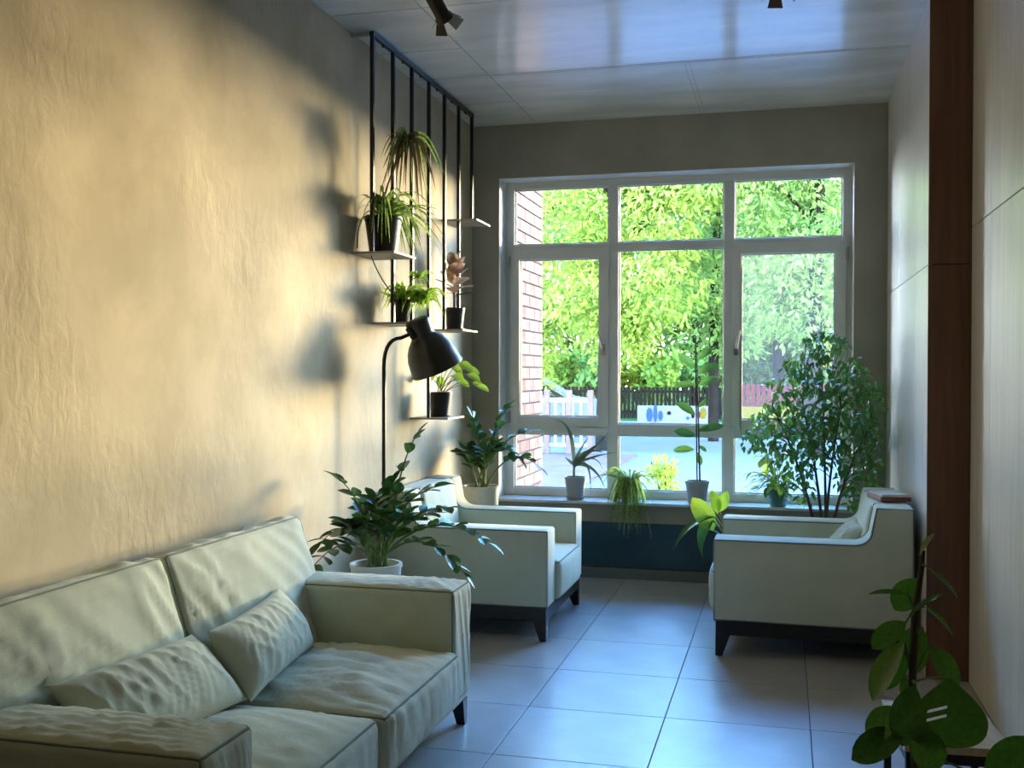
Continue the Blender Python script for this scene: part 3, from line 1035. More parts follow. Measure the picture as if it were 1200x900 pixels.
def throw_pillow(c, axis, nrm, L_, H_, T_, label, seed, group=None, material=M_FABRIC):
    ax = Vector(axis).normalized()
    nn = Vector(nrm); nn = (nn - ax * nn.dot(ax)).normalized()
    hh = nn.cross(ax)
    M = Matrix((ax, hh, nn)).transposed().to_4x4()
    o = link('throw_pillow', pillow_mb(L_, H_, T_, M, 56, seed).mesh('throw_pillow', smooth='all'), material)
    bm = bmesh.new(); bm.from_mesh(o.data); bmesh.ops.remove_doubles(bm, verts=bm.verts, dist=1e-5); bm.to_mesh(o.data); bm.free()
    o.location = c
    return tag(o, label, 'pillow', group)
throw_pillow((-1.80, 3.42, .515), (-.10, .70, .0), (.84, -.05, .54), .70, .27, .15, 'plump sage green pillow leaning beside the sofa arm next to the potted plant', 3.0)
throw_pillow((-1.805, 2.75, .520), (.0, .75, -.035), (.68, -.05, .73), .72, .29, .15, 'creased sage green pillow lying on the sofa seat farthest from the window', 11.0)

# ================================================================== ARMCHAIRS
def armchair(loc, rz, label):
    root = empty('armchair', loc, label, 'armchair', 'sage armchairs by the window', rz=rz)
    DP, WD, AW = .985, 1.0, .195
    prof = [(0, .186), (0, .61), (.70, .61)]
    for k in range(1, 7):
        t = k / 6
        prof.append((.70 + .085 * math.sin(t * math.pi / 2), .61 + .075 * (1 - math.cos(t * math.pi / 2))))
    prof += [(.806, .80), (DP, .80), (DP, .186)]
    k = len(prof)
    for (ya, yb, s) in ((0, AW, 1), (WD - AW, WD, -1)):
        b = MB()
        b.add([(x, ya, z) for x, z in prof] + [(x, yb, z) for x, z in prof],
              [tuple(range(k))[::-1], tuple(range(k, 2 * k))] + [(i, (i + 1) % k, (i + 1) % k + k, i + k) for i in range(k)])
        b.f = [f[::-1] for f in b.f]
        me = b.mesh('side_panel')
        bm = bmesh.new(); bm.from_mesh(me)
        bmesh.ops.recalc_face_normals(bm, faces=bm.faces)
        ed = [e for e in bm.edges if e.calc_face_angle(0) > .6]
        bmesh.ops.bevel(bm, geom=ed, offset=.013, segments=3, affect='EDGES', profile=.5)
        bm.to_mesh(me); bm.free()
        me.polygons.foreach_set('use_smooth', [True] * len(me.polygons)); me.set_sharp_from_angle(angle=math.radians(50))
        o = link('side_panel', me, M_FABRIC, root)
        for yy in (ya + .002, yb - .002):
            rim_tube([(x + (.004 if x < .01 else (-.004 if x > .98 else 0)), yy, z - (.004 if z > .2 else -.004)) for x, z in prof], .0045).build('piping', M_PIPE, o, smooth='all', local=True)
    R = Matrix.Rotation(math.radians(9), 3, 'Y')
    mb, rim = cushion_mb((.845, .5, .49), (.10, .5 - AW + .004, .305), .035, 22, (.03, 0, .0), folds(.006, (1, 6, 4), (0, -1, 2), loc[0]), R)
    o = mb.build('backrest', M_FABRIC, root, smooth='all', local=True)
    m2 = MB(); m2.box(.80, DP - .004, AW - .01, WD - AW + .01, .186, .795)
    m2.build('back_panel', M_FABRIC, root, local=True, bevel=.01)
    mb, rim = cushion_mb((.365, .5, .305), (.395, .5 - AW + .006, .112), .035, 26, (.02, 0, .05), folds(.006, (3, 8, 2), (2, -1, 2), loc[1]))
    o = mb.build('seat_cushion', M_FABRIC, root, smooth='all', local=True)
    rim_tube(rim[('z', 1)], .0045).build('piping', M_PIPE, o, smooth='all', local=True)
    m2 = MB(); m2.box(.012, DP - .012, .012, WD - .012, .11, .187)
    m2.build('plinth', M_BLACKWOOD, root, local=True, bevel=.004)
    for (x, y, a, b_) in ((.012, .012, -1, -1), (.012, WD - .012, -1, 1), (DP - .012, .012, 1, -1), (DP - .012, WD - .012, 1, 1)):
        leg('leg', x, y, a, b_, .112, root, local=True, w=.075, w2=.035)
    return root
armchair((-.352, 5.54, 0), 0, 'sage green armchair with its back to the pale wood panels')
armchair((-1.243, 6.575, 0), math.pi, 'sage green armchair with its back to the beige plaster wall')
throw_pillow((.33, 6.02, .545), (0, 1, 0), (-.75, 0, .6), .42, .30, .12, 'pale sage pillow on the armchair backed by wood panels', 21.0)
bk = empty('book', (.545, 5.93, .802), 'red-brown book with pale top lying on the armchair back', 'book', rz=.25)
b = MB(); b.box(-.08, .08, -.11, .11, 0, .022); b.build('cover', M_BOOK, bk, local=True, bevel=.002)
b = MB(); b.box(-.07, .075, -.10, .10, .0225, .036); b.build('pages', M_PAPER, bk, local=True, bevel=.002)

# ================================================================== HANGING SHELF
RX = -2.12
RY = [5.215, 5.520, 5.825, 6.130, 6.435, 6.740, 7.045]
SH = [(0, 2.118), (1, 1.757), (4, 1.753), (5, 2.503), (3, 1.196)]      # first rod index, height
shelf = empty('hanging_shelf', (RX, 6.13, H), 'black rod shelf hanging from the ceiling along the plaster wall', 'shelf')
b = MB(); b.box(RX - .012, RX + .012, RY[0] - .012, RY[-1] + .012, H - .030, H - .006); b.build('top_rail', M_BLACK, shelf)
b = MB(); b.box(XL, RX, RY[0] - .01, RY[0] + .01, H - .028, H - .010); b.build('wall_bracket', M_STEEL, shelf)
bot = [2.118, 1.757, 1.757, 1.196, 1.753, 1.753, 2.503]
for y, z in zip(RY, bot):
    b = MB(); b.box(RX - .010, RX + .010, y - .010, y + .010, z - .002, H - .03); b.build('rod', M_BLACK, shelf)
for y in RY[:-1]:
    b = MB(); b.tube([(RX, y + .15, H - .045), (RX, y + .15, H - .006)], .006, 8); b.build('screw', M_BLACK, shelf)
M_SHELF = mat('thin_shelf_board', (0.36, 0.31, 0.25), 0.5, (0.30, 0.26, 0.20), 6)
for i, z in SH:
    b = MB(); b.box(XL + .003, -1.99, RY[i] - .015, RY[i + 1] + .015, z - .012, z); b.build('board', M_SHELF, shelf, bevel=.002)

# ================================================================== FLOOR LAMP
lamp = empty('floor_lamp', (-2.10, 5.33, 0), 'black metal floor lamp with bell shade between sofa and armchair', 'floor lamp')
b = MB(); b.lathe([(.115, .0), (.12, .004), (.12, .02), (.11, .028), (.014, .032)], 40, (-2.10, 5.33, .001)); b.build('base', M_BLACK, lamp, smooth=True)
jt = P(482, 391, 5.42)
pt = P(451, 440, 5.33)
pts = [Vector((-2.10, 5.33, .02)), Vector((-2.10, 5.33, .8)), Vector((-2.10, 5.33, 1.42))] + bez((-2.10, 5.33, 1.50), (-2.10, 5.33, 1.66), P(470, 396, 5.39), 7) + [jt]
b = MB(); b.tube(pts, .0105, 12); b.build('pole', M_BLACK, lamp, smooth='all')
hc0, hc1 = P(488, 375, 5.47), P(509, 434, 5.47)
axis = (hc1 - hc0).normalized()
axis = (axis + Vector((-.04, .34, 0))).normalized()
q = Vector((0, 0, -1)).rotation_difference(axis).to_matrix()
SL = (hc1 - hc0).length
M_SHADE = mat('dark_grey_lamp', (0.018, 0.019, 0.017), 0.35)
prof = [(.005, .004), (.055, .004), (.066, -.004), (.069, -.014), (.069, -.078), (.067, -.086), (.070, -.096), (.082, -.108), (.104, -.132), (.124, -.164), (.139, -.205), (.148, -SL + .012), (.152, -SL + .004), (.152, -SL), (.146, -SL), (.140, -SL + .012), (.130, -.205), (.114, -.162), (.092, -.135), (.004, -.120)]
b = MB(); b.lathe(prof, 48, hc0, q); sh = b.build('lamp_shade', M_SHADE, lamp, smooth=True)
b = MB(); b.lathe([(.003, -.10), (.022, -.11), (.03, -.16), (.02, -.195), (.003, -.205)], 20, hc0, q); b.build('bulb', M_POTWHITE, sh, smooth=True)
b = MB()
b.tube([jt, hc0 + axis * .055 + (jt - hc0 - axis * .055).normalized() * .07], .014, 10)
b.build('joint', M_BLACK, lamp, smooth='all')
b = MB(); b.tube([jt + Vector((-.02, 0, .03)), jt + Vector((.018, 0, -.028))], .017, 12); b.build('knob', M_BLACK, lamp, smooth='all')

# ================================================================== TRACK LIGHTS
trk = empty('light_track', (-.7, 4.0, H), 'black ceiling light track', 'light track')
b = MB(); b.box(XL + .1, XN - .1, 3.985, 4.015, H - .03, H); b.build('rail', M_BLACK, trk)
def track_spot(tip, label, mirror):
    # lens centre at tip, body runs up and back to the track
    base = Vector((tip.x - .085, 4.0, H - .03))
    root = empty('track_spotlight', base, label, 'spotlight', 'track spotlights')
    b = MB(); b.tube([base, base - Vector((0, 0, .03))], .012, 10); b.build('stem', M_BLACK, root, smooth='all')
    a = base - Vector((0, 0, .03))
    ax = (tip - a).normalized()
    q = Vector((0, 0, 1)).rotation_difference(ax).to_matrix()
    L_ = (tip - a).length
    b = MB(); b.lathe([(.004, -.01), (.026, -.01), (.031, .01), (.032, L_ - .02), (.040, L_ - .01), (.040, L_), (.034, L_), (.030, L_ - .02), (.004, L_ - .02)], 28, a, q)
    bd = b.build('body', M_BLACK, root, smooth=True)
    b = MB(); b.lathe([(.003, L_ - .018), (.030, L_ - .018), (.030, L_ - .014), (.003, L_ - .012)], 20, a, q); b.build('lens', M_LENS, bd, smooth=True)
    ex = q @ Vector((1, 0, 0)); ey = q @ Vector((0, 1, 0))
    for (dv, mm, spread) in ((ex, M_STEEL, .75), (-ex, M_STEEL, .75), (ey, M_BLACK, .45), (-ey, M_BLACK, .45)):
        sd = ax.cross(dv)
        o_ = tip + dv * .036
        out = (dv * spread + ax * (1 - spread * .5)).normalized()
        nn = out.cross(sd).normalized() * .0012
        c4 = [o_ - sd * .022, o_ + sd * .022, o_ + sd * .034 + out * .048, o_ - sd * .034 + out * .048]
        b = MB(); b.hexa([c - nn for c in c4], [c + nn for c in c4]); b.build('barn_door', mm, root)
track_spot(P(521, 22, 4.32), 'black track spotlight with grey barn doors near the plaster wall', 1)
track_spot(P(914, -12, 4.28), 'black track spotlight with barn doors near the wood panels', 1)

# ================================================================== SIDE TABLE (foreground right)
TZ = .50
def onz(px, py, z):
    d = _f + (px - 600) / CF * _r - (py - 450) / CF * _u
    return Vector((0, 0, CH)) + d * ((z - CH) / d.z)
c1, c2, c3, c4 = onz(1033, 820, TZ), onz(1147, 826, TZ), onz(1187, 878, TZ), onz(1062, 873, TZ)
ctr = (c1 + c2 + c3 + c4) / 4
dy = ((c1 - c4) + (c2 - c3)).normalized(); dx = Vector((dy.y, -dy.x, 0))
hw = ((c2 - c1).length + (c3 - c4).length) / 4; hd_ = ((c1 - c4).length + (c2 - c3).length) / 4
tab = empty('side_table', (ctr.x, ctr.y, 0), 'small side table with pale wood top and black metal frame', 'table', rz=math.atan2(dx.y, dx.x))
b = MB(); b.box(-hw, hw, -hd_, hd_, TZ - .022, TZ); b.build('table_top', M_WOODTOP, tab, bevel=.002, local=True)
b = MB()
for s in (-1, 1):
    b.box(-hw + .004, hw - .004, s * (hd_ - .014) - .010, s * (hd_ - .014) + .010, TZ - .05, TZ - .0225)
    b.box(s * (hw - .014) - .010, s * (hw - .014) + .010, -hd_ + .004, hd_ - .004, TZ - .05, TZ - .0225)
b.build('frame', M_BLACK, tab, local=True)
for sx_ in (-1, 1):
    for sy_ in (-1, 1):
        b = MB(); b.box(sx_ * (hw - .014) - .010, sx_ * (hw - .014) + .010, sy_ * (hd_ - .014) - .010, sy_ * (hd_ - .014) + .010, .001, TZ - .05)
        b.build('leg', M_BLACK, tab, local=True)

# ================================================================== PLANTS
RIGHT, AWAY, UP = _r0.copy(), Vector((-math.sin(CYAW), math.cos(CYAW), 0)), Vector((0, 0, 1))
LF = {
    'zz': leaf_mesh('zz_leaf', 1, .54, 5, .12, .25, .45, M_LEAF),
    'zz2': leaf_mesh('zz_leaf_pale', 1, .44, 5, .12, .25, .45, M_LEAF_GREY),
    'ficus': leaf_mesh('ficus_leaf', 1, .45, 4, .30, .2, .4, M_LEAF_MID, tip=.2),
    'rubber': leaf_mesh('rubber_leaf', 1, .50, 9, .14, .22, .48, M_LEAF_RUB),
    'rubberwide': leaf_mesh('rubber_leaf_wide', 1, .98, 24, .10, .12, .45, M_LEAF_RUB, slots=True, skew=.30),
    'sillrub': leaf_mesh('sill_rubber_leaf', 1, .34, 6, .15, .3, .5, M_LEAF_MID),
    'lime': leaf_mesh('lime_leaf', 1, .52, 7, .35, .25, .42, M_LEAF_LIME),
    'limeD': leaf_mesh('dark_strap_leaf', 1, .36, 8, .65, .3, .45, M_LEAF),
    'limeM': leaf_mesh('mid_leaf', 1, .5, 8, .6, .3, .45, M_LEAF_MID),
    'pink': leaf_mesh('pink_leaf', 1, .5, 6, .25, .3, .5, M_LEAF_PINK),
    'heart': leaf_mesh('heart_leaf', 1, .62, 6, .35, .25, .35, M_LEAF_LIME),
    'brown': leaf_mesh('brown_leaf', 1, .34, 5, .1, .3, .5, M_LEAF_BACK),
}

def zz_plant(name, base, rim_z, stems, label, potargs, leafkey='zz', leaf_len=.075):
    root = empty(name, base, label, 'potted plant')
    pot(root, base, *potargs)
    for (dx_, dz_, da_, nl) in stems:
        st = Vector((base[0] + random.uniform(-.05, .05), base[1] + random.uniform(-.05, .05), rim_z))
        tip = Vector((base[0], base[1], rim_z)) + RIGHT * dx_ + AWAY * da_ + UP * dz_
        tip.x = max(tip.x, XL + .125)
        mid = st.lerp(tip, .45); mid.z = st.z + max(dz_, .12) * (.75 if dz_ > .25 else 1.6) + abs(dx_) * .25
        pts = bez(st, mid, tip, 10)
        b = MB(); b.tube(pts, [.008 - .0058 * i / 10 for i in range(11)], 6)
        so = b.build('stem', M_STEM, root, smooth='all')
        for k in range(nl):
            t = .32 + .68 * (k // 2 + .5) / (nl / 2)
            i = min(9, int(t * 10)); p = pts[i].lerp(pts[i + 1], min(1, t * 10 - i))
            tg = (pts[i + 1] - pts[i]).normalized()
            sd = tg.cross(UP)
            if sd.length < .2:
                sd = RIGHT.copy()
            sd.normalize()
            s = 1 if k % 2 else -1
            d = tg * .6 + sd * s * .9 + Vector((random.uniform(-.3, .3), random.uniform(-.3, .3), random.uniform(-.15, .35)))
            L_ = leaf_len * random.uniform(.8, 1.2) * (1.1 - .4 * abs(t - .6))
            e = p + d.normalized() * L_
            if e.x < XL + .02:
                d.x = abs(d.x) + .2
            put_leaf(LF[leafkey], p, d, UP + Vector((random.uniform(-.6, .6), random.uniform(-.6, .6), 0)), L_, so)
        put_leaf(LF[leafkey], tip, (pts[-1] - pts[-2]), UP, leaf_len, so)
    return root

zz_plant('zz_plant', (-1.955, 4.86, 0), .50, [
    (.20, .66, .0, 8), (-.16, .46, -.15, 6), (-.30, .06, -.35, 12), (-.22, .18, -.3, 12), (.56, .14, -.05, 12), (.44, .02, -.18, 12), (.36, .30, .05, 14),
    (.12, .34, .08, 14), (.0, .36, -.12, 14), (.16, .30, -.15, 14), (-.12, .26, -.2, 14), (.26, .26, .12, 14), (-.06, .30, .10, 12), (.08, .42, .0, 14), (.30, .40, .1, 12), (-.02, .22, -.22, 12)],
    'glossy dark green plant in a white pot behind the sofa arm', (.09, .125, .53, M_POTWHITE), leaf_len=.097)
zz_plant('zz_plant', (-2.03, 6.98, 0), .665, [
    (-.06, .50, .0, 16), (.18, .56, .0, 20), (.34, .40, .06, 10), (.40, .16, -.05, 10), (-.20, .26, -.12, 14), (.02, .28, -.12, 14), (.10, .30, .1, 14), (-.12, .30, -.05, 14), (.26, .22, -.1, 12)],
    'upright leafy plant in a beige pot in the corner behind the armchair', (.09, .125, .69, M_POTBEIGE), leaf_len=.092)

def spider(root, base, n, reach, rise, drop, width, material, az=(0, 6.28), namep='leaf', keepx=True):
    for k in range(n):
        a = random.uniform(*az)
        rch = random.uniform(*reach); ri = random.uniform(*rise); dr = random.uniform(*drop)
        b0 = Vector(base) + Vector((math.cos(a), math.sin(a), 0)) * random.uniform(0, .02)
        pts = arch(b0, a, rch, ri, dr)
        for p in pts:
            p.x = max(p.x, XL + .008)
        strap_mb(pts, random.uniform(.8, 1.2) * width, .25, Vector((random.uniform(-.6, .6), -random.uniform(.2, 1), random.uniform(.3, 1)))).build(namep, material, root, smooth='all')

# --- shelf plants
c = (-2.115, 5.36, 2.118)
r1 = empty('spider_plant', c, 'tall spider plant in a large black pot on the highest planted shelf', 'potted plant')
pot(r1, c, .075, .100, .20, M_POTBLACK)
tb = (c[0], c[1], c[2] + .175)
spider(r1, tb, 46, (.14, .36), (.05, .17), (-.20, .10), .022, M_LEAF_SPIDER, (-1.7, 1.7))
spider(r1, tb, 14, (.08, .22), (.05, .17), (-.10, .10), .020, M_LEAF_SPIDER)
crown = P(479, 168, 5.38)
b = MB(); b.tube(bez(tb, (tb[0] - .02, tb[1], tb[2] + .2), crown, 8), [.007 - .0004 * i for i in range(9)], 6); st = b.build('stem', M_BARK, r1, smooth='all')
spider(st, crown, 46, (.05, .17), (.02, .08), (-.38, -.05), .021, M_LEAF_BACK)
spider(st, crown, 18, (.08, .23), (.04, .10), (-.30, .02), .018, M_LEAF_SPIDER)
b = MB(); b.tube(bez(tb, (-2.19, 5.17, tb[2] + .10), (-2.20, 5.20, 2.135), 8), .0035, 5); b.build('runner', M_BARK, r1)

c = (-2.125, 5.66, 1.757)
r2 = empty('spider_plant', c, 'small lime spider plant in a black pot behind the lamp', 'potted plant')
pot(r2, c, .042, .060, .135, M_POTBLACK, saucer=None)
tb = (c[0] + .01, c[1], c[2] + .12)
spider(r2, tb, 44, (.06, .20), (.04, .11), (-.07, .10), .019, M_LEAF_LIME)
spider(r2, (tb[0] + .11, tb[1] + .02, tb[2] - .01), 70, (.04, .15), (.02, .09), (-.09, .07), .021, M_LEAF_LIME)
b = MB(); b.tube(bez(tb, (tb[0] + .06, tb[1], tb[2] + .16), P(492, 322, 5.66), 8), .003, 5); st = b.build('runner', M_STEM_PALE, r2)
spider(st, P(490, 326, 5.66), 16, (.03, .10), (.01, .05), (-.06, .03), .015, M_LEAF_LIME)
cd = MB(); cd.tube(bez((-2.16, 5.30, 2.105), (-2.17, 5.45, 1.98), (-2.13, 5.60, 1.90), 8), .0035, 6)
top('plant_cord', cd, M_BARK, (-2.16, 5.30, 2.105), 'thin dark cord hanging from the shelf to the small lime plant', 'cord')

c = (-2.10, 6.59, 1.753)
r3 = empty('rubber_plant', c, 'pink and cream leaved rubber plant in a black pot on the hanging shelf', 'potted plant')
pot(r3, c, .052, .066, .145, M_POTBLACK, saucer=.068)
b = MB(); b.tube([(c[0], c[1], c[2] + .12), (c[0] - .005, c[1], c[2] + .25), (c[0], c[1] + .01, c[2] + .42)], [.007, .006, .004], 7); st = b.build('stem', M_BARK, r3)
for k in range(17):
    t = k / 16; a = k * 2.4
    p = Vector((c[0], c[1], c[2] + .22 + .20 * t))
    d = Vector((math.cos(a) * (1 - .6 * t), math.sin(a) * (1 - .6 * t), .25 + 1.1 * t))
    put_leaf(LF['pink'] if k % 4 else LF['brown'], p, d, UP, .15 * (1.1 - .3 * t), st, 1.5)

c = (-2.10, 6.285, 1.196)
r5 = empty('heart_leaf_plant', c, 'bright trailing plant in a black pot on the lowest hanging shelf', 'potted plant')
pot(r5, c, .055, .075, .155, M_POTBLACK, saucer=.066)
tb = Vector((c[0], c[1], c[2] + .14))
for (u, v, L_) in ((545, 432, .10), (554, 448, .09), (560, 452, .08), (520, 395, .11), (538, 425, .11), (530, 440, .10), (548, 438, .1), (515, 440, .09), (528, 428, .1), (536, 446, .09), (508, 436, .09), (500, 440, .09)):
    e = P(u, v, 6.27 + random.uniform(-.06, .06))
    b = MB(); b.tube(bez(tb + Vector((random.uniform(-.03, .03), random.uniform(-.03, .03), 0)), (tb + e) / 2 + Vector((0, 0, .06)), e, 7), .0028, 5)
    st = b.build('stem', M_STEM_PALE, r5)
    put_leaf(LF['heart'], e, (e - tb) * Vector((1, 1, 0)) + Vector((.02, -.02, -.03 + random.uniform(-.05, .05))), Vector((.2, -.6, .8)), L_, st)

# --- sill plants
SZ = .5565
c = (-1.462, 7.475, SZ + .0125)
p1 = empty('strap_leaf_plant', (c[0], c[1], SZ), 'sparse strap-leaved plant in a grey pot and saucer on the sill', 'potted plant')
pot(p1, c, .058, .076, .150, M_POTGREY, saucer=.070)
tb = Vector((c[0] - .01, c[1], c[2] + .13))
fan = tb + Vector((0, 0, .12))
b = MB(); b.tube([tb, fan], .009, 7); b.build('stem', M_STEM, p1)
for (tip, mid, w) in (((650, 493), (672, 490), .016), ((714, 505), (694, 530), .018), ((708, 531), (690, 522), .022), ((698, 522), (692, 525), .02), ((725, 530), (700, 532), .012),
                      ((690, 512), (680, 525), .014), ((710, 575), (698, 540), .016), ((692, 578), (694, 530), .014), ((706, 550), (700, 528), .008), ((662, 535), (666, 540), .014)):
    yy = 7.47 + random.uniform(-.04, .02)
    pts = bez(fan - Vector((0, 0, random.uniform(0, .03))), P(*mid, yy), P(*tip, yy), 9)
    strap_mb(pts, w * 1.75, .25, Vector((.1, -1, .55))).build('leaf', M_LEAF_GREY, p1, smooth='all')

c = (-1.06, 7.455, SZ)
p2 = empty('spider_plant', c, 'spider plant with long leaves spilling over the sill edge', 'potted plant')
pot(p2, c, .05, .07, .115, M_POTGREEN)
tb = (c[0], c[1] - .01, c[2] + .11)
spider(p2, tb, 60, (.06, .19), (.04, .11), (-.36, -.10), .024, M_LEAF_SPIDER, (3.4, 6.0))
spider(p2, tb, 26, (.12, .28), (.07, .13), (-.05, .08), .016, M_LEAF_SPIDER, (-.5, 3.6))

c = (-.588, 7.465, SZ)
p3 = empty('rubber_plant', c, 'tall thin rubber plant tied to a dark stake in a grey pot on the sill', 'potted plant')
pot(p3, c, .062, .082, .158, M_POTGREY)
tb = Vector((c[0], c[1], c[2] + .13))
b = MB(); b.tube([tb, P(815, 393, 7.465)], .005, 6); b.build('stake', M_BLACK, p3)
sp = [tb + Vector((.02, 0, 0)), P(819, 520, 7.46), P(818, 480, 7.46), P(817, 415, 7.46)]
b = MB(); b.tube(sp, [.007, .006, .005, .003], 7); st = b.build('stem', M_BARK, p3, smooth='all')
for (a, e) in (((816, 422), (833, 408)), ((815, 431), (797, 415)), ((817, 437), (838, 427)), ((814, 451), (791, 450)), ((818, 452), (838, 441)), ((815, 486), (796, 472)), ((818, 478), (828, 468)),
               ((820, 505), (846, 497)), ((815, 510), (793, 505)), ((814, 527), (790, 526)), ((818, 522), (828, 528)), ((817, 530), (822, 545)), ((818, 506), (830, 498))):
    A, B = P(*a, 7.46), P(*e, 7.46 + random.uniform(-.08, .03))
    put_leaf(LF['sillrub'], A, B - A, Vector((random.uniform(-.3, .3), -1, random.uniform(.3, .9))), (B - A).length * 1.1, st, 1.15)

c = (-.035, 7.46, SZ)
p4 = empty('leafy_plant', c, 'bushy green plant in a green glazed pot on the sill beside the ficus', 'potted plant')
pot(p4, c, .055, .078, .15, M_POTGREEN)
tb = (c[0], c[1] - .01, c[2] + .12)
spider(p4, tb, 16, (.14, .30), (.06, .14), (-.10, .10), .012, M_LEAF_SPIDER, (2.2, 4.6))
for k in range(34):
    a = random.uniform(0, 6.28); rr = random.uniform(.03, .17)
    e = Vector((c[0] - .03 + math.cos(a) * rr, c[1] - .05 + math.sin(a) * rr * .35, c[2] + .02 + random.uniform(.03, .36)))
    b = MB(); b.tube(bez(tb, (Vector(tb) + e) / 2 + Vector((0, 0, .05)), e, 5), .0022, 4); st = b.build('stem', M_STEM, p4)
    put_leaf(LF['lime'] if k % 4 == 0 else LF['ficus'], e, Vector((math.cos(a), math.sin(a) - .3, random.uniform(-.7, .2))), UP, random.uniform(.07, .11), st)

# --- lime-leaved plant on the floor in front of the teal panel
c = (-.27, 6.92, 0)
p5 = empty('arrow_leaf_plant', c, 'bright lime leaved plant on the floor beyond the armchair arm', 'potted plant')
pot(p5, c, .10, .13, .26, M_POTBLACK)
tb = Vector((c[0], c[1], .23))
for (a, e, key, up) in (((836, 622), (815, 584), 'lime', (.2, -1, .3)), ((843, 600), (851, 576), 'lime', (0, -1, .4)), ((838, 606), (783, 618), 'limeD', (0, -.3, 1)), ((836, 610), (806, 646), 'limeM', (-.5, -.6, .7)),
                        ((846, 605), (880, 612), 'limeM', (0, -.3, 1)), ((841, 602), (838, 574), 'lime', (.5, -1, .2))):
    A, B = P(*a, 6.86), P(*e, 6.84 + random.uniform(-.05, .05))
    b = MB(); b.tube(bez(tb, (tb + A) / 2 + Vector((-.03, 0, .1)), A, 7), .005, 6); st = b.build('stem', M_STEM, p5, smooth='all')
    put_leaf(LF[key], A, B - A + Vector((0, 0, .04 if key != 'lime' else 0)), Vector(up), (B - A).length * 1.08, st)

# --- weeping fig in the corner
c = (.27, 7.0, 0)
fg = empty('weeping_fig', c, 'large bushy weeping fig in the corner behind the armchair', 'potted plant')
pot(fg, c, .12, .155, .30, M_POTBLACK)
tips = []
tb = Vector((c[0], c[1], .26))
trunks = []
for (u, v) in ((964, 470), (985, 480), (940, 470), (905, 475), (1020, 500)):
    e = P(u, v, 7.0 + random.uniform(-.12, .12))
    bpt = tb + Vector((random.uniform(-.05, .05), random.uniform(-.05, .05), 0))
    pts = bez(bpt, Vector((bpt.x + (e.x - bpt.x) * .15, bpt.y, .75)), e, 9)
    b = MB(); b.tube(pts, [.013 - .0009 * i for i in range(10)], 7); trunks.append((b.build('trunk', M_BARK, fg, smooth='all'), pts))
blobs = [(964, 402, 24, 16), (985, 400, 12, 10), (948, 430, 34, 18), (1000, 432, 22, 14), (925, 452, 34, 14), (985, 455, 40, 18), (1020, 465, 22, 22), (910, 490, 30, 22), (945, 485, 38, 26), (985, 500, 40, 26),
         (1025, 510, 20, 34), (890, 515, 22, 16), (925, 525, 30, 20), (965, 535, 34, 16), (1030, 555, 13, 26), (1010, 545, 14, 20), (915, 555, 16, 20), (943, 568, 10, 24), (1000, 580, 16, 14), (990, 560, 12, 14)]
wts = np.array([b_[2] * b_[3] for b_ in blobs], float); wts /= wts.sum()
fleaves = []
for k in range(1900):
    u0, v0, ru, rv = blobs[rng.choice(len(blobs), p=wts)]
    a = random.uniform(0, 6.28); rr = math.sqrt(random.random())
    yy = 7.0 + random.uniform(-.26, .26)
    p = P(u0 + ru * rr * math.cos(a), v0 + rv * rr * math.sin(a), yy)
    if p.x > XR - .075 or p.y > 7.31:
        continue
    d = Vector((random.uniform(-1, 1), random.uniform(-1, 1), random.uniform(-1.3, .15)))
    fleaves.append((p, d, random.uniform(.042, .068)))
    if k % 14 == 0:
        tr, pts = min(trunks, key=lambda t_: (t_[1][-1] - p).length)
        q0 = min(pts, key=lambda s_: (s_ - p).length + (0.3 if s_.z > p.z else 0))
        b = MB(); b.tube(bez(q0, (q0 + p) / 2 + Vector((0, 0, .05)), p, 4), [.004, .0032, .0026, .002, .0012], 4); b.build('branch', M_BARK, tr)
fleaves.sort(key=lambda t_: t_[0].y)
for p, d, L_ in fleaves[:290]:
    put_leaf(LF['ficus'], p, d, UP + Vector((0, -.6, 0)), L_, fg)
b = MB(); src = LF['ficus']
sv = [v.co.copy() for v in src.vertices]; sf = [tuple(q_.vertices) for q_ in src.polygons]
for p, d, L_ in fleaves[290:]:
    M = orient(p, d, UP + Vector((0, -.6, 0)), L_)
    b.add([M @ v for v in sv], sf)
o = b.build('inner_leaves', M_LEAF_MID, fg, smooth='all'); o['kind'] = 'stuff'

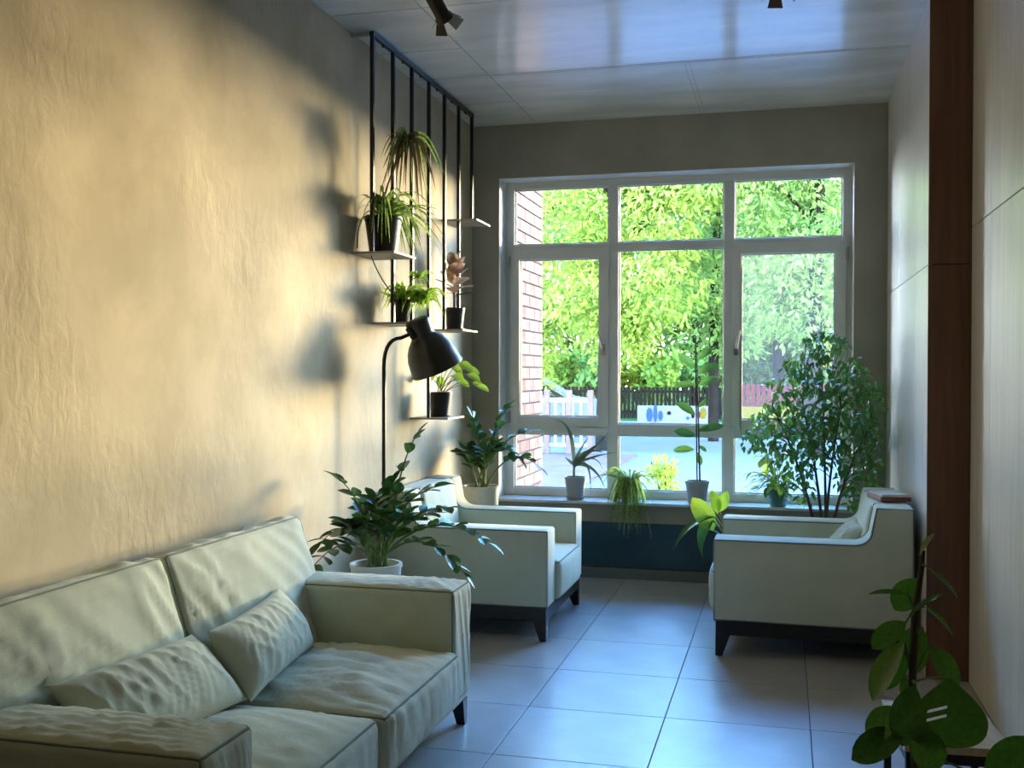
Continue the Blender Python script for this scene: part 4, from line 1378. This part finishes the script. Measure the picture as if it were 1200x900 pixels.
# --- rubber plant in the foreground beside the table
c = (.335, 2.50, 0)
rp = empty('rubber_plant', c, 'tall dark rubber plant with big leaves beside the small wood-topped table', 'potted plant')
pot(rp, c, .11, .14, .27, M_POTBLACK)
YY = 2.52
sp = [Vector((c[0], c[1], .22)), P(1071, 880, YY), P(1069, 800, YY), P(1072, 720, YY), P(1080, 665, YY), P(1082, 645, YY)]
b = MB(); b.tube(sp, [.011, .010, .009, .008, .006, .004], 9); st = b.build('stem', M_BARK, rp, smooth='all')
TC = Vector((0, -1, .15))      # leaf faces that look towards the room's near end
leaves = [((1078, 650), (1091, 625), 'rubber', (-1, -.25, .5), 1.0, 0), ((1084, 664), (1127, 696), 'rubber', (.25, -.15, 1), .8, -.02), ((1064, 697), (1019, 691), 'rubber', (0, -.12, 1), .8, -.02),
          ((1077, 678), (1048, 714), 'rubber', (-.2, -1, .3), 1.3, .04), ((1066, 722), (1101, 692), 'rubber', (-.5, -.1, 1), .75, -.05), ((1083, 711), (1121, 741), 'rubber', (.2, -.2, 1), .8, .03),
          ((1062, 729), (1021, 756), 'rubber', (-.3, -.75, .8), 1.15, -.03), ((1060, 752), (1016, 815), 'rubber', (-.7, -.55, .6), .95, .0), ((1062, 762), (1031, 812), 'rubber', (.4, -1, .2), .9, .05),
          ((1066, 736), (1060, 768), 'rubber', (.2, -1, .2), 1.1, .06), ((1081, 735), (1076, 790), 'rubber', (0, -1, .1), .6, .04), ((1088, 758), (1128, 808), 'rubber', (.3, -.8, .8), 1.1, .02),
          ((1062, 792), (1060, 822), 'rubber', (-.6, -.6, .3), 1.0, .05), ((1112, 795), (1108, 876), 'rubberwide', (0.1, -1, .12), 1.02, -.12), ((1072, 802), (1054, 876), 'rubber', (-.35, -1, .2), .9, -.06),
          ((1050, 828), (1016, 866), 'rubber', (-.5, -.8, .5), 1.3, .0), ((1060, 858), (998, 886), 'rubber', (.1, -.7, .8), 1.1, -.02), ((1074, 850), (1100, 905), 'rubber', (.1, -1, .2), 1.3, -.10),
          ((1155, 915), (1212, 868), 'rubber', (-.4, -.8, .5), 1.2, -.02)]
for (a, e, key, up, ws, dyy) in leaves:
    A, B = P(*a, YY + dyy), P(*e, YY + dyy + random.uniform(-.02, .02))
    q0 = min(sp, key=lambda s_: (s_ - A).length + (.08 if s_.z > A.z else 0))
    b = MB(); b.tube(bez(q0, (q0 + A) / 2 + Vector((0, 0, .012)), A, 4), .0028, 5); b.build('petiole', M_STEM, rp)
    o = put_leaf(LF[key], A, B - A, Vector(up), (B - A).length * 1.06, rp, ws)
    if key == 'rubberwide':
        o['label'] = 'broad leaf with two slits'
